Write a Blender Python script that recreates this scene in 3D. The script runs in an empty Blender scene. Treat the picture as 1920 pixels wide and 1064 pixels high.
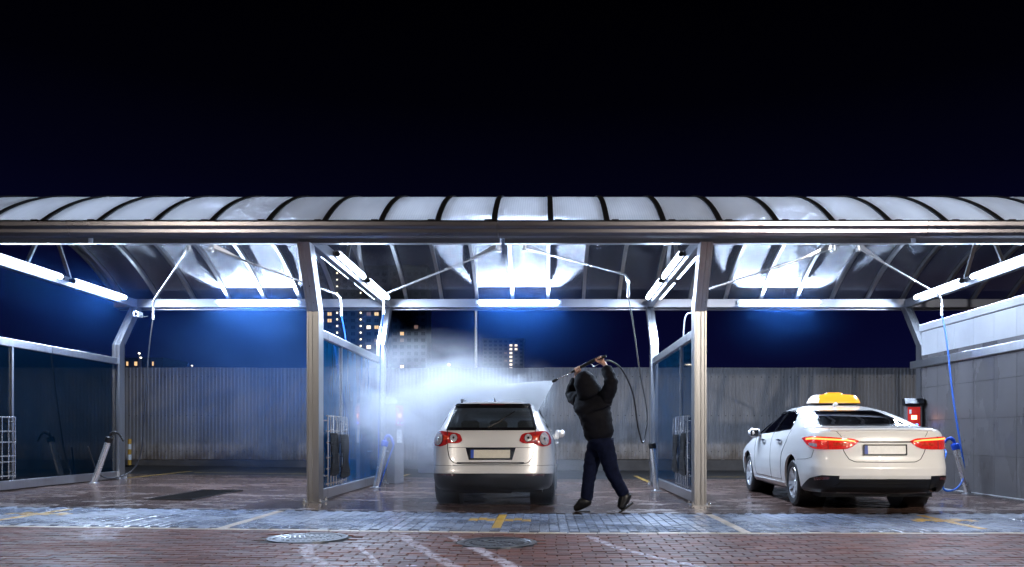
import bpy, bmesh, math, random
from mathutils import Vector, Matrix
R = math.radians
random.seed(7)
scene = bpy.context.scene
COL = scene.collection

# ------------------------------------------------------------------ camera
F, CX, HY, CAMZ = 1500.0, 1020.0, 815.0, 1.0        # focal (px of 1920), vanishing point, eye height
cam_d = bpy.data.cameras.new('camera')
cam_d.sensor_fit = 'HORIZONTAL'; cam_d.sensor_width = 36.0
cam_d.lens = 36.0 * F / 1920.0
cam_d.shift_x = (960 - CX) / 1920.0
cam_d.shift_y = (HY - 532) / 1920.0
cam_d.clip_start = 0.05; cam_d.clip_end = 4000
cam = bpy.data.objects.new('camera', cam_d); COL.objects.link(cam)
cam.location = (0, 0, CAMZ); cam.rotation_euler = (R(90), 0, 0)
scene.camera = cam

# ------------------------------------------------------------------ world: city night sky
w = bpy.data.worlds.new('World'); scene.world = w; w.use_nodes = True
wn = w.node_tree; wn.nodes.clear()
wo = wn.nodes.new('ShaderNodeOutputWorld'); wb = wn.nodes.new('ShaderNodeBackground')
tc = wn.nodes.new('ShaderNodeTexCoord'); sx = wn.nodes.new('ShaderNodeSeparateXYZ')
rp = wn.nodes.new('ShaderNodeValToRGB')
wn.links.new(tc.outputs['Generated'], sx.inputs[0]); wn.links.new(sx.outputs['Z'], rp.inputs[0])
wn.links.new(rp.outputs[0], wb.inputs[0]); wn.links.new(wb.outputs[0], wo.inputs[0])
el = rp.color_ramp.elements
el[0].position = 0.0; el[0].color = (.0030, .0042, .030, 1)
el[1].position = 1.0; el[1].color = (.0001, .0001, .0006, 1)
e = el.new(.12); e.color = (.0017, .0020, .019, 1)
e = el.new(.29); e.color = (.0008, .0008, .0058, 1)
e = el.new(.38); e.color = (.0003, .0003, .0018, 1)
e = el.new(.48); e.color = (.0001, .0001, .0006, 1)
wb.inputs[1].default_value = 1.0

# ------------------------------------------------------------------ exposure / renderer
scene.view_settings.view_transform = 'Standard'; scene.view_settings.look = 'None'
scene.view_settings.exposure = 0.0; scene.view_settings.gamma = 1.0
scene.render.engine = 'CYCLES'
cy = scene.cycles
cy.use_denoising = True
try: cy.denoiser = 'OPENIMAGEDENOISE'
except Exception: pass
cy.max_bounces = 10; cy.diffuse_bounces = 3; cy.glossy_bounces = 4; cy.transmission_bounces = 6
cy.transparent_max_bounces = 16; cy.volume_bounces = 3
cy.sample_clamp_indirect = 4.0; cy.caustics_reflective = False; cy.caustics_refractive = False
cy.volume_step_rate = 1.0; cy.volume_max_steps = 128

LAMP_L = 48.0        # radiance of the strip lights
COOL = (.60, .75, 1.0)
WARM = (1.0, .91, .80)

# ------------------------------------------------------------------ helpers
def PX(px, py, Y):                     # photograph pixel at depth Y -> point of the place
    return Vector(((px - CX) * Y / F, Y, CAMZ - (py - HY) * Y / F))
def gz(x):                             # the apron rises a little towards the left
    return .0065 * (math.sqrt(x * x + .09) - x) - .0010
def tag(o, label=None, cat=None, group=None, kind=None):
    if label: o['label'] = label
    if cat: o['category'] = cat
    if group: o['group'] = group
    if kind: o['kind'] = kind
    return o
def thing(name, label, cat, loc=(0, 0, 0), rz=0.0, group=None):
    o = bpy.data.objects.new(name, None); COL.objects.link(o)
    o.location = loc; o.rotation_euler = (0, 0, rz); o.empty_display_size = .2
    return tag(o, label, cat, group)
def copy_tree(o, parent=None):
    c = o.copy(); COL.objects.link(c); c.parent = parent
    for ch in o.children: copy_tree(ch, c)
    return c
def world_of(o):
    m = Matrix.Identity(4)
    while o is not None:
        m = Matrix.LocRotScale(o.location, o.rotation_euler, o.scale) @ m
        o = o.parent
    return m
def link_mesh(me, name, mat=None, parent=None, world=False):
    o = bpy.data.objects.new(name, me); COL.objects.link(o)
    if mat is not None:
        if isinstance(mat, (list, tuple)):
            for m in mat: me.materials.append(m)
        elif not me.materials: me.materials.append(mat)
    if parent is not None:
        o.parent = parent
        if world: me.transform(world_of(parent).inverted())
    return o

class MB:
    """collects shapes; build() links them as one mesh object"""
    def __init__(s): s.v = []; s.f = []; s.mi = []
    def add(s, vs, fs, mi=0):
        b = len(s.v); s.v += [tuple(q) for q in vs]
        for f in fs: s.f.append([b + i for i in f]); s.mi.append(mi)
        return s
    def box(s, x0, x1, y0, y1, z0, z1, mi=0, ch=0.0):
        if ch <= 0:
            vs = [(x, y, z) for z in (z0, z1) for y in (y0, y1) for x in (x0, x1)]
            return s.add(vs, [(0, 2, 3, 1), (4, 5, 7, 6), (0, 1, 5, 4), (2, 6, 7, 3), (0, 4, 6, 2), (1, 3, 7, 5)], mi)
        c = ch
        r = lambda ix, z: [(x0 + ix, y0 + ix, z), (x1 - ix, y0 + ix, z), (x1 - ix, y1 - ix, z), (x0 + ix, y1 - ix, z)]
        vs = r(c, z0) + r(0, z0 + c) + r(0, z1 - c) + r(c, z1)
        fs = [(3, 2, 1, 0), (12, 13, 14, 15)]
        for k in range(3):
            for i in range(4):
                j = (i + 1) % 4; fs.append((k * 4 + i, k * 4 + j, k * 4 + 4 + j, k * 4 + 4 + i))
        return s.add(vs, fs, mi)
    def tube(s, pts, r, n=8, caps=True, mi=0):
        pts = [Vector(p) for p in pts]
        rr = r if isinstance(r, (list, tuple)) else [r] * len(pts)
        up = None; rings = []
        for i, p in enumerate(pts):
            if i == 0: t = pts[1] - p
            elif i == len(pts) - 1: t = p - pts[i - 1]
            else: t = (pts[i + 1] - p).normalized() + (p - pts[i - 1]).normalized()
            t = t.normalized() if t.length > 1e-9 else Vector((0, 0, 1))
            if up is None:
                a = Vector((0, 0, 1)) if abs(t.z) < .9 else Vector((1, 0, 0))
                up = (a - t * a.dot(t)).normalized()
            else:
                up = up - t * up.dot(t)
                up = up.normalized() if up.length > 1e-6 else t.orthogonal().normalized()
            sd = t.cross(up)
            rings.append([p + (up * math.cos(2 * math.pi * k / n) + sd * math.sin(2 * math.pi * k / n)) * rr[i] for k in range(n)])
        vs = [q for ring in rings for q in ring]; fs = []
        for i in range(len(pts) - 1):
            for k in range(n):
                k2 = (k + 1) % n
                fs.append((i * n + k, i * n + k2, (i + 1) * n + k2, (i + 1) * n + k))
        if caps:
            fs.append(tuple(range(n))[::-1]); fs.append(tuple((len(pts) - 1) * n + k for k in range(n)))
        return s.add(vs, fs, mi)
    def prism(s, poly, axis, a0, a1, mi=0):
        """poly of 2-D points, extruded along axis ('x': poly=(y,z), 'y': (x,z), 'z': (x,y))"""
        n = len(poly)
        def mk(p, a):
            return {'x': (a, p[0], p[1]), 'y': (p[0], a, p[1]), 'z': (p[0], p[1], a)}[axis]
        vs = [mk(p, a0) for p in poly] + [mk(p, a1) for p in poly]
        fs = [tuple(range(n))[::-1], tuple(range(n, 2 * n))]
        for i in range(n):
            j = (i + 1) % n; fs.append((i, j, n + j, n + i))
        return s.add(vs, fs, mi)
    def lathe(s, prof, n=24, axis='z', c=(0, 0, 0), mi=0, closed=False):
        vs = []; m = len(prof)
        for k in range(n):
            a = 2 * math.pi * k / n
            for (r, h) in prof:
                u, v = r * math.cos(a), r * math.sin(a)
                q = {'z': (u, v, h), 'x': (h, u, v), 'y': (u, h, v)}[axis]
                vs.append((q[0] + c[0], q[1] + c[1], q[2] + c[2]))
        fs = []
        for k in range(n):
            k2 = (k + 1) % n
            for i in range(m - 1 if not closed else m):
                i2 = (i + 1) % m
                fs.append((k * m + i, k2 * m + i, k2 * m + i2, k * m + i2))
        return s.add(vs, fs, mi)
    def grid(s, fn, nu, nv, mi=0, flip=False):
        vs = [fn(i / nu, j / nv) for j in range(nv + 1) for i in range(nu + 1)]
        fs = []
        for j in range(nv):
            for i in range(nu):
                a = j * (nu + 1) + i
                q = (a, a + 1, a + nu + 2, a + nu + 1)
                fs.append(q[::-1] if flip else q)
        return s.add(vs, fs, mi)
    def mesh(s, name, smooth=None, fix=True):
        me = bpy.data.meshes.new(name)
        me.from_pydata(s.v, [], s.f)
        if any(s.mi): me.polygons.foreach_set('material_index', s.mi)
        if fix:
            bm = bmesh.new(); bm.from_mesh(me); bmesh.ops.recalc_face_normals(bm, faces=bm.faces[:]); bm.to_mesh(me); bm.free()
        if smooth is not None:
            me.polygons.foreach_set('use_smooth', [True] * len(me.polygons))
            if smooth < 179: me.set_sharp_from_angle(angle=R(smooth))
        me.update()
        return me
    def build(s, name, mat, parent=None, smooth=None, world=False, fix=True):
        return link_mesh(s.mesh(name, smooth, fix), name, mat, parent, world)

# ------------------------------------------------------------------ materials
M = {}
def nodes(name):
    m = bpy.data.materials.new(name); m.use_nodes = True
    nt = m.node_tree; b = nt.nodes['Principled BSDF']; M[name] = m
    return m, nt, b
def N(nt, typ, **kw):
    n = nt.nodes.new(typ)
    for k, v in kw.items(): setattr(n, k, v)
    return n
def mix(nt, fac, a, b, blend='MIX'):
    n = nt.nodes.new('ShaderNodeMix'); n.data_type = 'RGBA'; n.blend_type = blend
    for s_, v in ((0, fac), (6, a), (7, b)):
        if hasattr(v, 'is_linked'): nt.links.new(v, n.inputs[s_])
        else: n.inputs[s_].default_value = v if s_ == 0 else (*v, 1) if len(v) == 3 else v
    return n.outputs[2]
def math_(nt, op, a, b=None, c=None, clamp=False):
    n = nt.nodes.new('ShaderNodeMath'); n.operation = op; n.use_clamp = clamp
    for i, v in enumerate((a, b, c)):
        if v is None: continue
        if hasattr(v, 'is_linked'): nt.links.new(v, n.inputs[i])
        else: n.inputs[i].default_value = v
    return n.outputs[0]
def noise(nt, scale, detail=4, rough=.55, coord='Object', stretch=None, dist=0):
    t = N(nt, 'ShaderNodeTexCoord'); n = N(nt, 'ShaderNodeTexNoise')
    n.inputs['Scale'].default_value = scale; n.inputs['Detail'].default_value = detail
    n.inputs['Roughness'].default_value = rough; n.inputs['Distortion'].default_value = dist
    src = t.outputs[coord] if coord != 'Position' else N(nt, 'ShaderNodeNewGeometry').outputs['Position']
    if stretch:
        mp = N(nt, 'ShaderNodeMapping'); mp.inputs['Scale'].default_value = stretch
        nt.links.new(src, mp.inputs[0]); src = mp.outputs[0]
    nt.links.new(src, n.inputs['Vector'])
    return n.outputs['Fac']
def ramp(nt, fac, *stops):
    r = N(nt, 'ShaderNodeValToRGB'); nt.links.new(fac, r.inputs[0])
    e = r.color_ramp.elements
    for i, (p, c) in enumerate(stops):
        c = (c, c, c, 1) if not isinstance(c, (tuple, list)) else (*c, 1)
        if i < 2: e[i].position = p; e[i].color = c
        else: q = e.new(p); q.color = c
    return r.outputs[0]
def bump(nt, b, h, strength=.3, dist=.01):
    n = N(nt, 'ShaderNodeBump'); n.inputs['Strength'].default_value = strength; n.inputs['Distance'].default_value = dist
    nt.links.new(h, n.inputs['Height']); nt.links.new(n.outputs[0], b.inputs['Normal'])
def plain(name, col, rough=.5, metal=0., var=0., vscale=6., coat=0., stretch=None, bmp=0., spec=None, rvar=0.):
    m, nt, b = nodes(name)
    b.inputs['Base Color'].default_value = (*col, 1); b.inputs['Roughness'].default_value = rough
    b.inputs['Metallic'].default_value = metal
    if coat: b.inputs['Coat Weight'].default_value = coat; b.inputs['Coat Roughness'].default_value = .04
    if spec is not None: b.inputs['Specular IOR Level'].default_value = spec
    if var or rvar or bmp:
        f = noise(nt, vscale, 5, .6, 'Position', stretch)
        if var:
            d = tuple(c * (1 - var) for c in col); l = tuple(min(1, c * (1 + var)) for c in col)
            nt.links.new(ramp(nt, f, (.3, d), (.7, l)), b.inputs['Base Color'])
        if rvar: nt.links.new(ramp(nt, f, (.3, max(.02, rough - rvar)), (.7, min(1, rough + rvar))), b.inputs['Roughness'])
        if bmp: bump(nt, b, f, bmp, .01)
    return m
def emis(name, col, strength, base=(.02, .02, .02)):
    m, nt, b = nodes(name)
    b.inputs['Base Color'].default_value = (*base, 1); b.inputs['Roughness'].default_value = .25
    b.inputs['Emission Color'].default_value = (*col, 1); b.inputs['Emission Strength'].default_value = strength
    return m

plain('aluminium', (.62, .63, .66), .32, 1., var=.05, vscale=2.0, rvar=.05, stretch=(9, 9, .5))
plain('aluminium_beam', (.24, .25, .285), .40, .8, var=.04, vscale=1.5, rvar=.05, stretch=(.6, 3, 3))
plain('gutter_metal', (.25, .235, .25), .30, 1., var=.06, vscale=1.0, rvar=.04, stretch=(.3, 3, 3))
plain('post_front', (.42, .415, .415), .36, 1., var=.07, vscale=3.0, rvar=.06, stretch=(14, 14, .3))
plain('dark_rubber', (.006, .006, .0075), .6, bmp=.1, vscale=40, spec=.25)
plain('black_plastic', (.008, .008, .0095), .40, rvar=.08, vscale=12, spec=.35)
plain('steel_bright', (.78, .79, .81), .24, .8, rvar=.05, vscale=8)
plain('white_paint', (.74, .75, .77), .4, var=.05)
plain('hose_blue', (.012, .10, .48), .33)
plain('hose_dark', (.02, .022, .028), .36)
plain('hose_grey', (.28, .29, .31), .35)
plain('blue_plastic', (.01, .07, .50), .35)
plain('yellow_plastic', (.55, .30, .03), .4)
plain('plinth', (.05, .048, .05), .8, var=.3, vscale=3, bmp=.3)
plain('asphalt', (.022, .021, .022), .75, var=.35, vscale=30, bmp=.4, rvar=.2)
plain('cast_iron', (.055, .06, .075), .36, .5, var=.3, vscale=20, bmp=.08, rvar=.1)
plain('concrete_tower', (.055, .048, .065), .9, var=.2, vscale=.08)
plain('window_dark', (.02, .02, .03), .2)
emis('tube', COOL, LAMP_L, (.8, .8, .8)); emis('tube_rear', COOL, 40., (.8, .8, .8)); plain('lamp_grey', (.05, .05, .055), .5)
emis('led_red', (1, .06, .03), 6); emis('led_blue', (.05, .2, 1), 8); emis('led_warm', (1, .45, .25), 5)
emis('window_warm', (1, .62, .28), 1.1); emis('window_white', (1, .82, .62), 2.0); emis('window_dim', (.8, .5, .45), .25)
emis('stair_light', (1, .80, .50), 5.0); emis('far_light', (1, .85, .65), 9.0)
emis('lamp_lens', WARM, 60.)

def polycarb():
    m, nt, b = nodes('polycarbonate'); nt.nodes.remove(b)
    out = nt.nodes['Material Output']
    geo = N(nt, 'ShaderNodeNewGeometry'); sp = N(nt, 'ShaderNodeSeparateXYZ'); nt.links.new(geo.outputs['Position'], sp.inputs[0])
    wv = math_(nt, 'SINE', math_(nt, 'MULTIPLY', sp.outputs['X'], 2 * math.pi / .032))
    st = math_(nt, 'MULTIPLY_ADD', wv, .10, .90)
    dirt = noise(nt, 1.6, 6, .65, 'Position', (3, .6, .6))
    dr = ramp(nt, dirt, (.3, .72), (.7, 1.0))
    sc = math_(nt, 'MULTIPLY', st, dr)
    tr = N(nt, 'ShaderNodeBsdfTransparent'); tr.inputs[0].default_value = (.80, .84, .92, 1)
    tl = N(nt, 'ShaderNodeBsdfTranslucent'); df = N(nt, 'ShaderNodeBsdfDiffuse')
    c1 = mix(nt, sc, (.45, .46, .52), (.93, .94, .97))
    nt.links.new(c1, tl.inputs[0]); nt.links.new(c1, df.inputs[0])
    gl = N(nt, 'ShaderNodeBsdfAnisotropic'); gl.inputs['Roughness'].default_value = .27      # the channels spread glints sideways
    gl.inputs['Anisotropy'].default_value = -.85; gl.inputs[0].default_value = (.9, .93, 1, 1)
    cb = N(nt, 'ShaderNodeCombineXYZ'); cb.inputs[0].default_value = 1.0; nt.links.new(cb.outputs[0], gl.inputs['Tangent'])
    m1 = N(nt, 'ShaderNodeMixShader'); m1.inputs[0].default_value = .22
    nt.links.new(tl.outputs[0], m1.inputs[1]); nt.links.new(df.outputs[0], m1.inputs[2])
    m2 = N(nt, 'ShaderNodeMixShader'); lw = N(nt, 'ShaderNodeLayerWeight'); lw.inputs[0].default_value = .5
    nt.links.new(ramp(nt, lw.outputs['Facing'], (.52, .15), (.70, .94)), m2.inputs[0])    # the twin walls hide the view through at grazing angles
    nt.links.new(tr.outputs[0], m2.inputs[1]); nt.links.new(m1.outputs[0], m2.inputs[2])
    fr = N(nt, 'ShaderNodeFresnel'); fr.inputs[0].default_value = 1.45
    fa = math_(nt, 'MULTIPLY', fr.outputs[0], .30)
    m3 = N(nt, 'ShaderNodeMixShader'); nt.links.new(fa, m3.inputs[0])
    nt.links.new(m2.outputs[0], m3.inputs[1]); nt.links.new(gl.outputs[0], m3.inputs[2])
    nt.links.new(m3.outputs[0], out.inputs[0])
polycarb()

def glass(name, tint, dirt_col, dirt=.12, rough=.03, refl=1.0, streak=True):
    m, nt, b = nodes(name); nt.nodes.remove(b); out = nt.nodes['Material Output']
    tr = N(nt, 'ShaderNodeBsdfTransparent'); tr.inputs[0].default_value = (*tint, 1)
    df = N(nt, 'ShaderNodeBsdfDiffuse'); df.inputs[0].default_value = (*dirt_col, 1)
    tl = N(nt, 'ShaderNodeBsdfTranslucent'); tl.inputs[0].default_value = (*dirt_col, 1)
    md = N(nt, 'ShaderNodeMixShader'); md.inputs[0].default_value = .5
    nt.links.new(df.outputs[0], md.inputs[1]); nt.links.new(tl.outputs[0], md.inputs[2])
    gl = N(nt, 'ShaderNodeBsdfGlossy'); gl.inputs['Roughness'].default_value = rough
    m1 = N(nt, 'ShaderNodeMixShader')
    if streak:
        a = noise(nt, 1.0, 5, .6, 'Position', (3, 9, .5)); c = noise(nt, 1.2, 3, .5, 'Position')
        d = ramp(nt, math_(nt, 'MULTIPLY', a, c), (.10, .55), (.45, 1.15))
        nt.links.new(math_(nt, 'MULTIPLY', d, dirt), m1.inputs[0])
    else: m1.inputs[0].default_value = dirt
    nt.links.new(tr.outputs[0], m1.inputs[1]); nt.links.new(md.outputs[0], m1.inputs[2])
    fr = N(nt, 'ShaderNodeFresnel'); fr.inputs[0].default_value = 1.5
    f2 = math_(nt, 'MULTIPLY', fr.outputs[0], refl, clamp=True)
    m2 = N(nt, 'ShaderNodeMixShader'); nt.links.new(f2, m2.inputs[0])
    nt.links.new(m1.outputs[0], m2.inputs[1]); nt.links.new(gl.outputs[0], m2.inputs[2])
    nt.links.new(m2.outputs[0], out.inputs[0])
glass('screen_glass', (.03, .15, .30), (.012, .19, .50), .80, .04, 1.2)
glass('screen_glass_mid', (.03, .14, .26), (.012, .17, .40), .45, .04, 1.2)
glass('screen_glass_unlit', (.03, .12, .20), (.012, .13, .30), .10, .04, 1.1)  # tint and film cut to darken this screen, where no light comes through
glass('car_glass', (.78, .86, .90), (.3, .36, .42), .11, .02, 1.2, False)
glass('car_glass_dark', (.035, .04, .05), (.1, .1, .12), .03, .02, 1.4, False)

def floor_mat():
    m, nt, b = nodes('bay_floor_wet')
    sp = noise(nt, 55, 3, .7, 'Position'); big = noise(nt, .55, 5, .6, 'Position', (.8, 1.6, 1), .6)
    fine = noise(nt, 3.2, 6, .7, 'Position', (.8, 1.1, 1))
    c = ramp(nt, sp, (.30, (.045, .024, .019)), (.55, (.110, .066, .053)), (.72, (.27, .20, .175)))
    wet = ramp(nt, big, (.40, 0.0), (.56, 1.0))
    col = mix(nt, wet, c, mix(nt, .55, c, (.055, .036, .032)))
    nt.links.new(col, b.inputs['Base Color'])
    rg = ramp(nt, math_(nt, 'MULTIPLY_ADD', fine, .5, math_(nt, 'MULTIPLY', big, .5)), (.36, .50), (.47, .26), (.55, .07))
    nt.links.new(rg, b.inputs['Roughness']); b.inputs['Specular IOR Level'].default_value = .6
    bump(nt, b, math_(nt, 'MULTIPLY_ADD', sp, .4, fine), .22, .006)
floor_mat()

def paver_mat(name, c0, c1, rough, streaks=()):
    m, nt, b = nodes(name)
    g = N(nt, 'ShaderNodeNewGeometry'); oi = N(nt, 'ShaderNodeObjectInfo')
    rnd = math_(nt, 'FRACT', math_(nt, 'ADD', g.outputs['Random Per Island'], oi.outputs['Random']))
    n1 = noise(nt, 38, 4, .65, 'Position'); n2 = noise(nt, .9, 4, .6, 'Position', (1, 1.5, 1), .4)
    f = math_(nt, 'MULTIPLY_ADD', rnd, .55, math_(nt, 'MULTIPLY', n1, .6))
    col = ramp(nt, f, (.22, c0), (.85, c1))
    col = mix(nt, ramp(nt, n2, (.38, 0.), (.66, .28)), col, tuple(x * .45 for x in c0))
    rgh = ramp(nt, math_(nt, 'MULTIPLY_ADD', n2, .7, math_(nt, 'MULTIPLY', n1, .3)), (.35, rough + .10), (.62, max(.06, rough - .08)))
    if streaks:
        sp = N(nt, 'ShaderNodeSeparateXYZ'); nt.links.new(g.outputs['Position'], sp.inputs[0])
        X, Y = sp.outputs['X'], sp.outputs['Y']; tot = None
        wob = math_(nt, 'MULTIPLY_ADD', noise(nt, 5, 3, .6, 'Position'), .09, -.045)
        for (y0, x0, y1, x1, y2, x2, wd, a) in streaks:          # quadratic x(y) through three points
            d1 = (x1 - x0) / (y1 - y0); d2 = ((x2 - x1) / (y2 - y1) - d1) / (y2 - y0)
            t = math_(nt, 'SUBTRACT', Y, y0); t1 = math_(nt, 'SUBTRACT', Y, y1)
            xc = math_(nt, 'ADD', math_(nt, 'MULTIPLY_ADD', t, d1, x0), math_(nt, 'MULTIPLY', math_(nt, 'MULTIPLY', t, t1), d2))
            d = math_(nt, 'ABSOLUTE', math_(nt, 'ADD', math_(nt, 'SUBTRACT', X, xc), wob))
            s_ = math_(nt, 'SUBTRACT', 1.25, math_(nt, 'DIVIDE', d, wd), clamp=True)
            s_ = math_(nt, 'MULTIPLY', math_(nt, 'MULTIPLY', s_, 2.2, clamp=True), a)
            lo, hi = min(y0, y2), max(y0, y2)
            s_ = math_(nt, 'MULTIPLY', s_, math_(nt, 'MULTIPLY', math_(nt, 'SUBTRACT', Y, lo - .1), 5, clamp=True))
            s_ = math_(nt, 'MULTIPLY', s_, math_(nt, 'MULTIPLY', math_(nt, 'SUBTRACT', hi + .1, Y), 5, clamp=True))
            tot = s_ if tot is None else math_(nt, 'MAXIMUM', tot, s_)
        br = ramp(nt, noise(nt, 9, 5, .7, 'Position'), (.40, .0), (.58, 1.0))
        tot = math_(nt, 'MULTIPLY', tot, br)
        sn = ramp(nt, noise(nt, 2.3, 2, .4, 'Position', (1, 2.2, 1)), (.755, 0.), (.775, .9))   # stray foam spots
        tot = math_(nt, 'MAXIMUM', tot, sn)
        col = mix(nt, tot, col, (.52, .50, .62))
    nt.links.new(col, b.inputs['Base Color']); nt.links.new(rgh, b.inputs['Roughness'])
    if streaks: b.inputs['Specular IOR Level'].default_value = .10
    bump(nt, b, n1, .25, .004)
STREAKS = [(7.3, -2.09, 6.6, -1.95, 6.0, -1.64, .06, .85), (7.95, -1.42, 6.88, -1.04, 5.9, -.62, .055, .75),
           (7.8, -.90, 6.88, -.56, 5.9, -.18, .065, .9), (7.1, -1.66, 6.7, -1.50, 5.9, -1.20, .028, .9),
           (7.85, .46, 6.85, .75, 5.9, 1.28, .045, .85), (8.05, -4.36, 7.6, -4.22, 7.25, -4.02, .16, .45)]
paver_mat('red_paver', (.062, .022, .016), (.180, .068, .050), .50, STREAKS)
plain('aluminium_matt', (.50, .51, .54), .42, .45, var=.05, vscale=1.5, stretch=(.6, 3, 3))
paver_mat('blue_paver', (.11, .14, .21), (.25, .31, .45), .28)
paver_mat('yellow_paver', (.42, .24, .03), (.62, .38, .06), .35)
paver_mat('cream_paver', (.38, .31, .24), (.58, .50, .42), .38)
plain('joint_sand', (.028, .024, .024), .85, var=.3, vscale=20)

def tile_mat():
    m, nt, b = nodes('wall_tile')
    g = N(nt, 'ShaderNodeObjectInfo'); n1 = noise(nt, 90, 3, .7, 'Position'); n2 = noise(nt, 1.3, 5, .6, 'Position', (1, 1, .35))
    c = ramp(nt, n1, (.3, (.088, .082, .083)), (.7, (.155, .146, .147)))
    c = mix(nt, ramp(nt, n2, (.35, .0), (.7, .55)), c, (.17, .16, .17))
    c = mix(nt, math_(nt, 'MULTIPLY', g.outputs['Random'], .3), c, (.08, .075, .078))
    nt.links.new(c, b.inputs['Base Color'])
    nt.links.new(ramp(nt, n2, (.3, .16), (.7, .38)), b.inputs['Roughness'])
tile_mat()
plain('wall_panel_pale', (.50, .51, .54), .42, var=.08, vscale=2.0, rvar=.08)
def fence_mat():
    m, nt, b = nodes('fence_sheet')
    g = N(nt, 'ShaderNodeObjectInfo'); n1 = noise(nt, 1.1, 6, .65, 'Position', (2.5, 1, .4)); n2 = noise(nt, 22, 3, .6, 'Position')
    c = ramp(nt, math_(nt, 'MULTIPLY_ADD', n1, .8, math_(nt, 'MULTIPLY', n2, .2)), (.3, (.18, .175, .18)), (.7, (.33, .325, .34)))
    c = mix(nt, math_(nt, 'MULTIPLY', g.outputs['Random'], .22), c, (.15, .14, .135))
    sp = N(nt, 'ShaderNodeSeparateXYZ'); gg = N(nt, 'ShaderNodeNewGeometry'); nt.links.new(gg.outputs['Position'], sp.inputs[0])
    n3 = noise(nt, 1.7, 5, .7, 'Position', (1.5, 1, 1)); mud = math_(nt, 'SUBTRACT', math_(nt, 'MULTIPLY_ADD', n3, 1.6, .05), sp.outputs['Z'])      # mud splashed up from the road
    c = mix(nt, math_(nt, 'MULTIPLY', mud, 1.6, clamp=True), c, (.085, .07, .06))
    nt.links.new(c, b.inputs['Base Color']); b.inputs['Roughness'].default_value = .55
fence_mat()
# ================================================================== GROUND
g = MB().add([(-1500, -400, -.09), (1500, -400, -.09), (1500, 2500, -.09), (-1500, 2500, -.09)], [(0, 1, 2, 3)])
tag(g.build('ground', M['asphalt']), kind='structure')
FLOOR_Y0, FLOOR_Y1, KERB_Y = 10.14, 17.9, 8.13
def sheet(name, x0, x1, y0, y1, dz, mat, nx=60, ny=2):
    m = MB().grid(lambda u, v: (x0 + (x1 - x0) * u, y0 + (y1 - y0) * v, gz(x0 + (x1 - x0) * u) + dz), nx, ny)
    return tag(m.build(name, M[mat], smooth=60), kind='structure')
sheet('bay_floor', -16, 16, FLOOR_Y0, FLOOR_Y1, 0, 'bay_floor_wet')
sheet('rear_road', -24, 24, FLOOR_Y1 + .004, 60, -.004, 'asphalt')
bed_blue = sheet('wash_apron', -12, 12, KERB_Y + .05, FLOOR_Y0 - .004, -.009, 'joint_sand')
bed_red = sheet('brick_driveway', -12, 12, -3, KERB_Y - .06, -.009, 'joint_sand')
kerb_bed = sheet('kerb_line', -12, 12, KERB_Y - .056, KERB_Y + .046, -.009, 'joint_sand')
# painted lines on the road behind the bays
def paint(name, x0, x1, y0, y1, mat):
    m = MB().grid(lambda u, v: (x0 + (x1 - x0) * u, y0 + (y1 - y0) * v, gz(x0 + (x1 - x0) * u) + .004), 12, 2)
    return tag(m.build(name, M[mat]), kind='structure')
plain('yellow_line', (.42, .27, .07), .5, var=.35, vscale=9)
for x in (-8.5, -3.25, 2.2):
    paint('bay_line', x - .05, x + .05, 16.2, 19.3, 'yellow_line')
paint('bay_line', 2.4, 7.2, 18.7, 18.8, 'yellow_line')
paint('bay_line', -8.2, -3.6, 18.7, 18.8, 'yellow_line')

def paver_mesh(name, lx, ly, h=.035, c=.006):
    m = MB(); x, y = lx / 2, ly / 2
    vs = [(-x, -y, -h), (x, -y, -h), (x, y, -h), (-x, y, -h), (-x, -y, -c), (x, -y, -c), (x, y, -c), (-x, y, -c),
          (-x + c, -y + c, 0), (x - c, -y + c, 0), (x - c, y - c, 0), (-x + c, y - c, 0)]
    fs = [(8, 9, 10, 11)]
    for k in range(2):
        for i in range(4):
            j = (i + 1) % 4; fs.append((k * 4 + i, k * 4 + j, k * 4 + 4 + j, k * 4 + 4 + i))
    return m.add(vs, fs)
def lay(kind_name, spots, lx, ly, parent, limit=300):
    """spots: (x, y, mat). The nearest to the eye become objects, the rest one joined part per material"""
    spots = sorted(spots, key=lambda s: s[1] + .25 * abs(s[0]) )
    tmpl = paver_mesh('t', lx, ly); meshes = {}; rest = {}
    for i, (x, y, mat) in enumerate(spots):
        z = gz(x) + random.uniform(-.0025, .0025); ty = .0065 * (1 - x / math.sqrt(x * x + .09)); tx = random.uniform(-.008, .008)
        if i < limit:
            if mat not in meshes:
                me = tmpl.mesh(kind_name); me.materials.append(M[mat]); meshes[mat] = me
            o = bpy.data.objects.new(kind_name, meshes[mat]); COL.objects.link(o); o.parent = parent
            o.location = (x, y, z); o.rotation_euler = (tx, ty, random.uniform(-.004, .004))
        else:
            r = rest.setdefault(mat, MB())
            r.add([(x + v[0], y + v[1], z + v[2] - v[0] * ty) for v in tmpl.v], tmpl.f)
    for mat, r in rest.items():
        o = r.build(kind_name + '_field', M[mat], parent, fix=False); o['kind'] = 'stuff'
MANHOLES = [(-2.22, 7.52, .37), (-.43, 7.36, .365)]
reds = []
row = 0; y = KERB_Y - .11
while y > 5.45:
    off = (row % 2) * .1025 + random.uniform(-.012, .012)
    x = -8.0 + off
    while x < 8.2:
        if all((x - mx) ** 2 + (y - my) ** 2 > (mr + .05) ** 2 for mx, my, mr in MANHOLES) and abs(x - .3) < y * .69 + 2.0:
            reds.append((x, y, 'red_paver'))
        x += .2055
    y -= .1035; row += 1
lay('brick', reds, .199, .097, bed_red)
blues = []
TS = (-5.9, -.49, 4.62)
col = 0; x = -9.0
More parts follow.
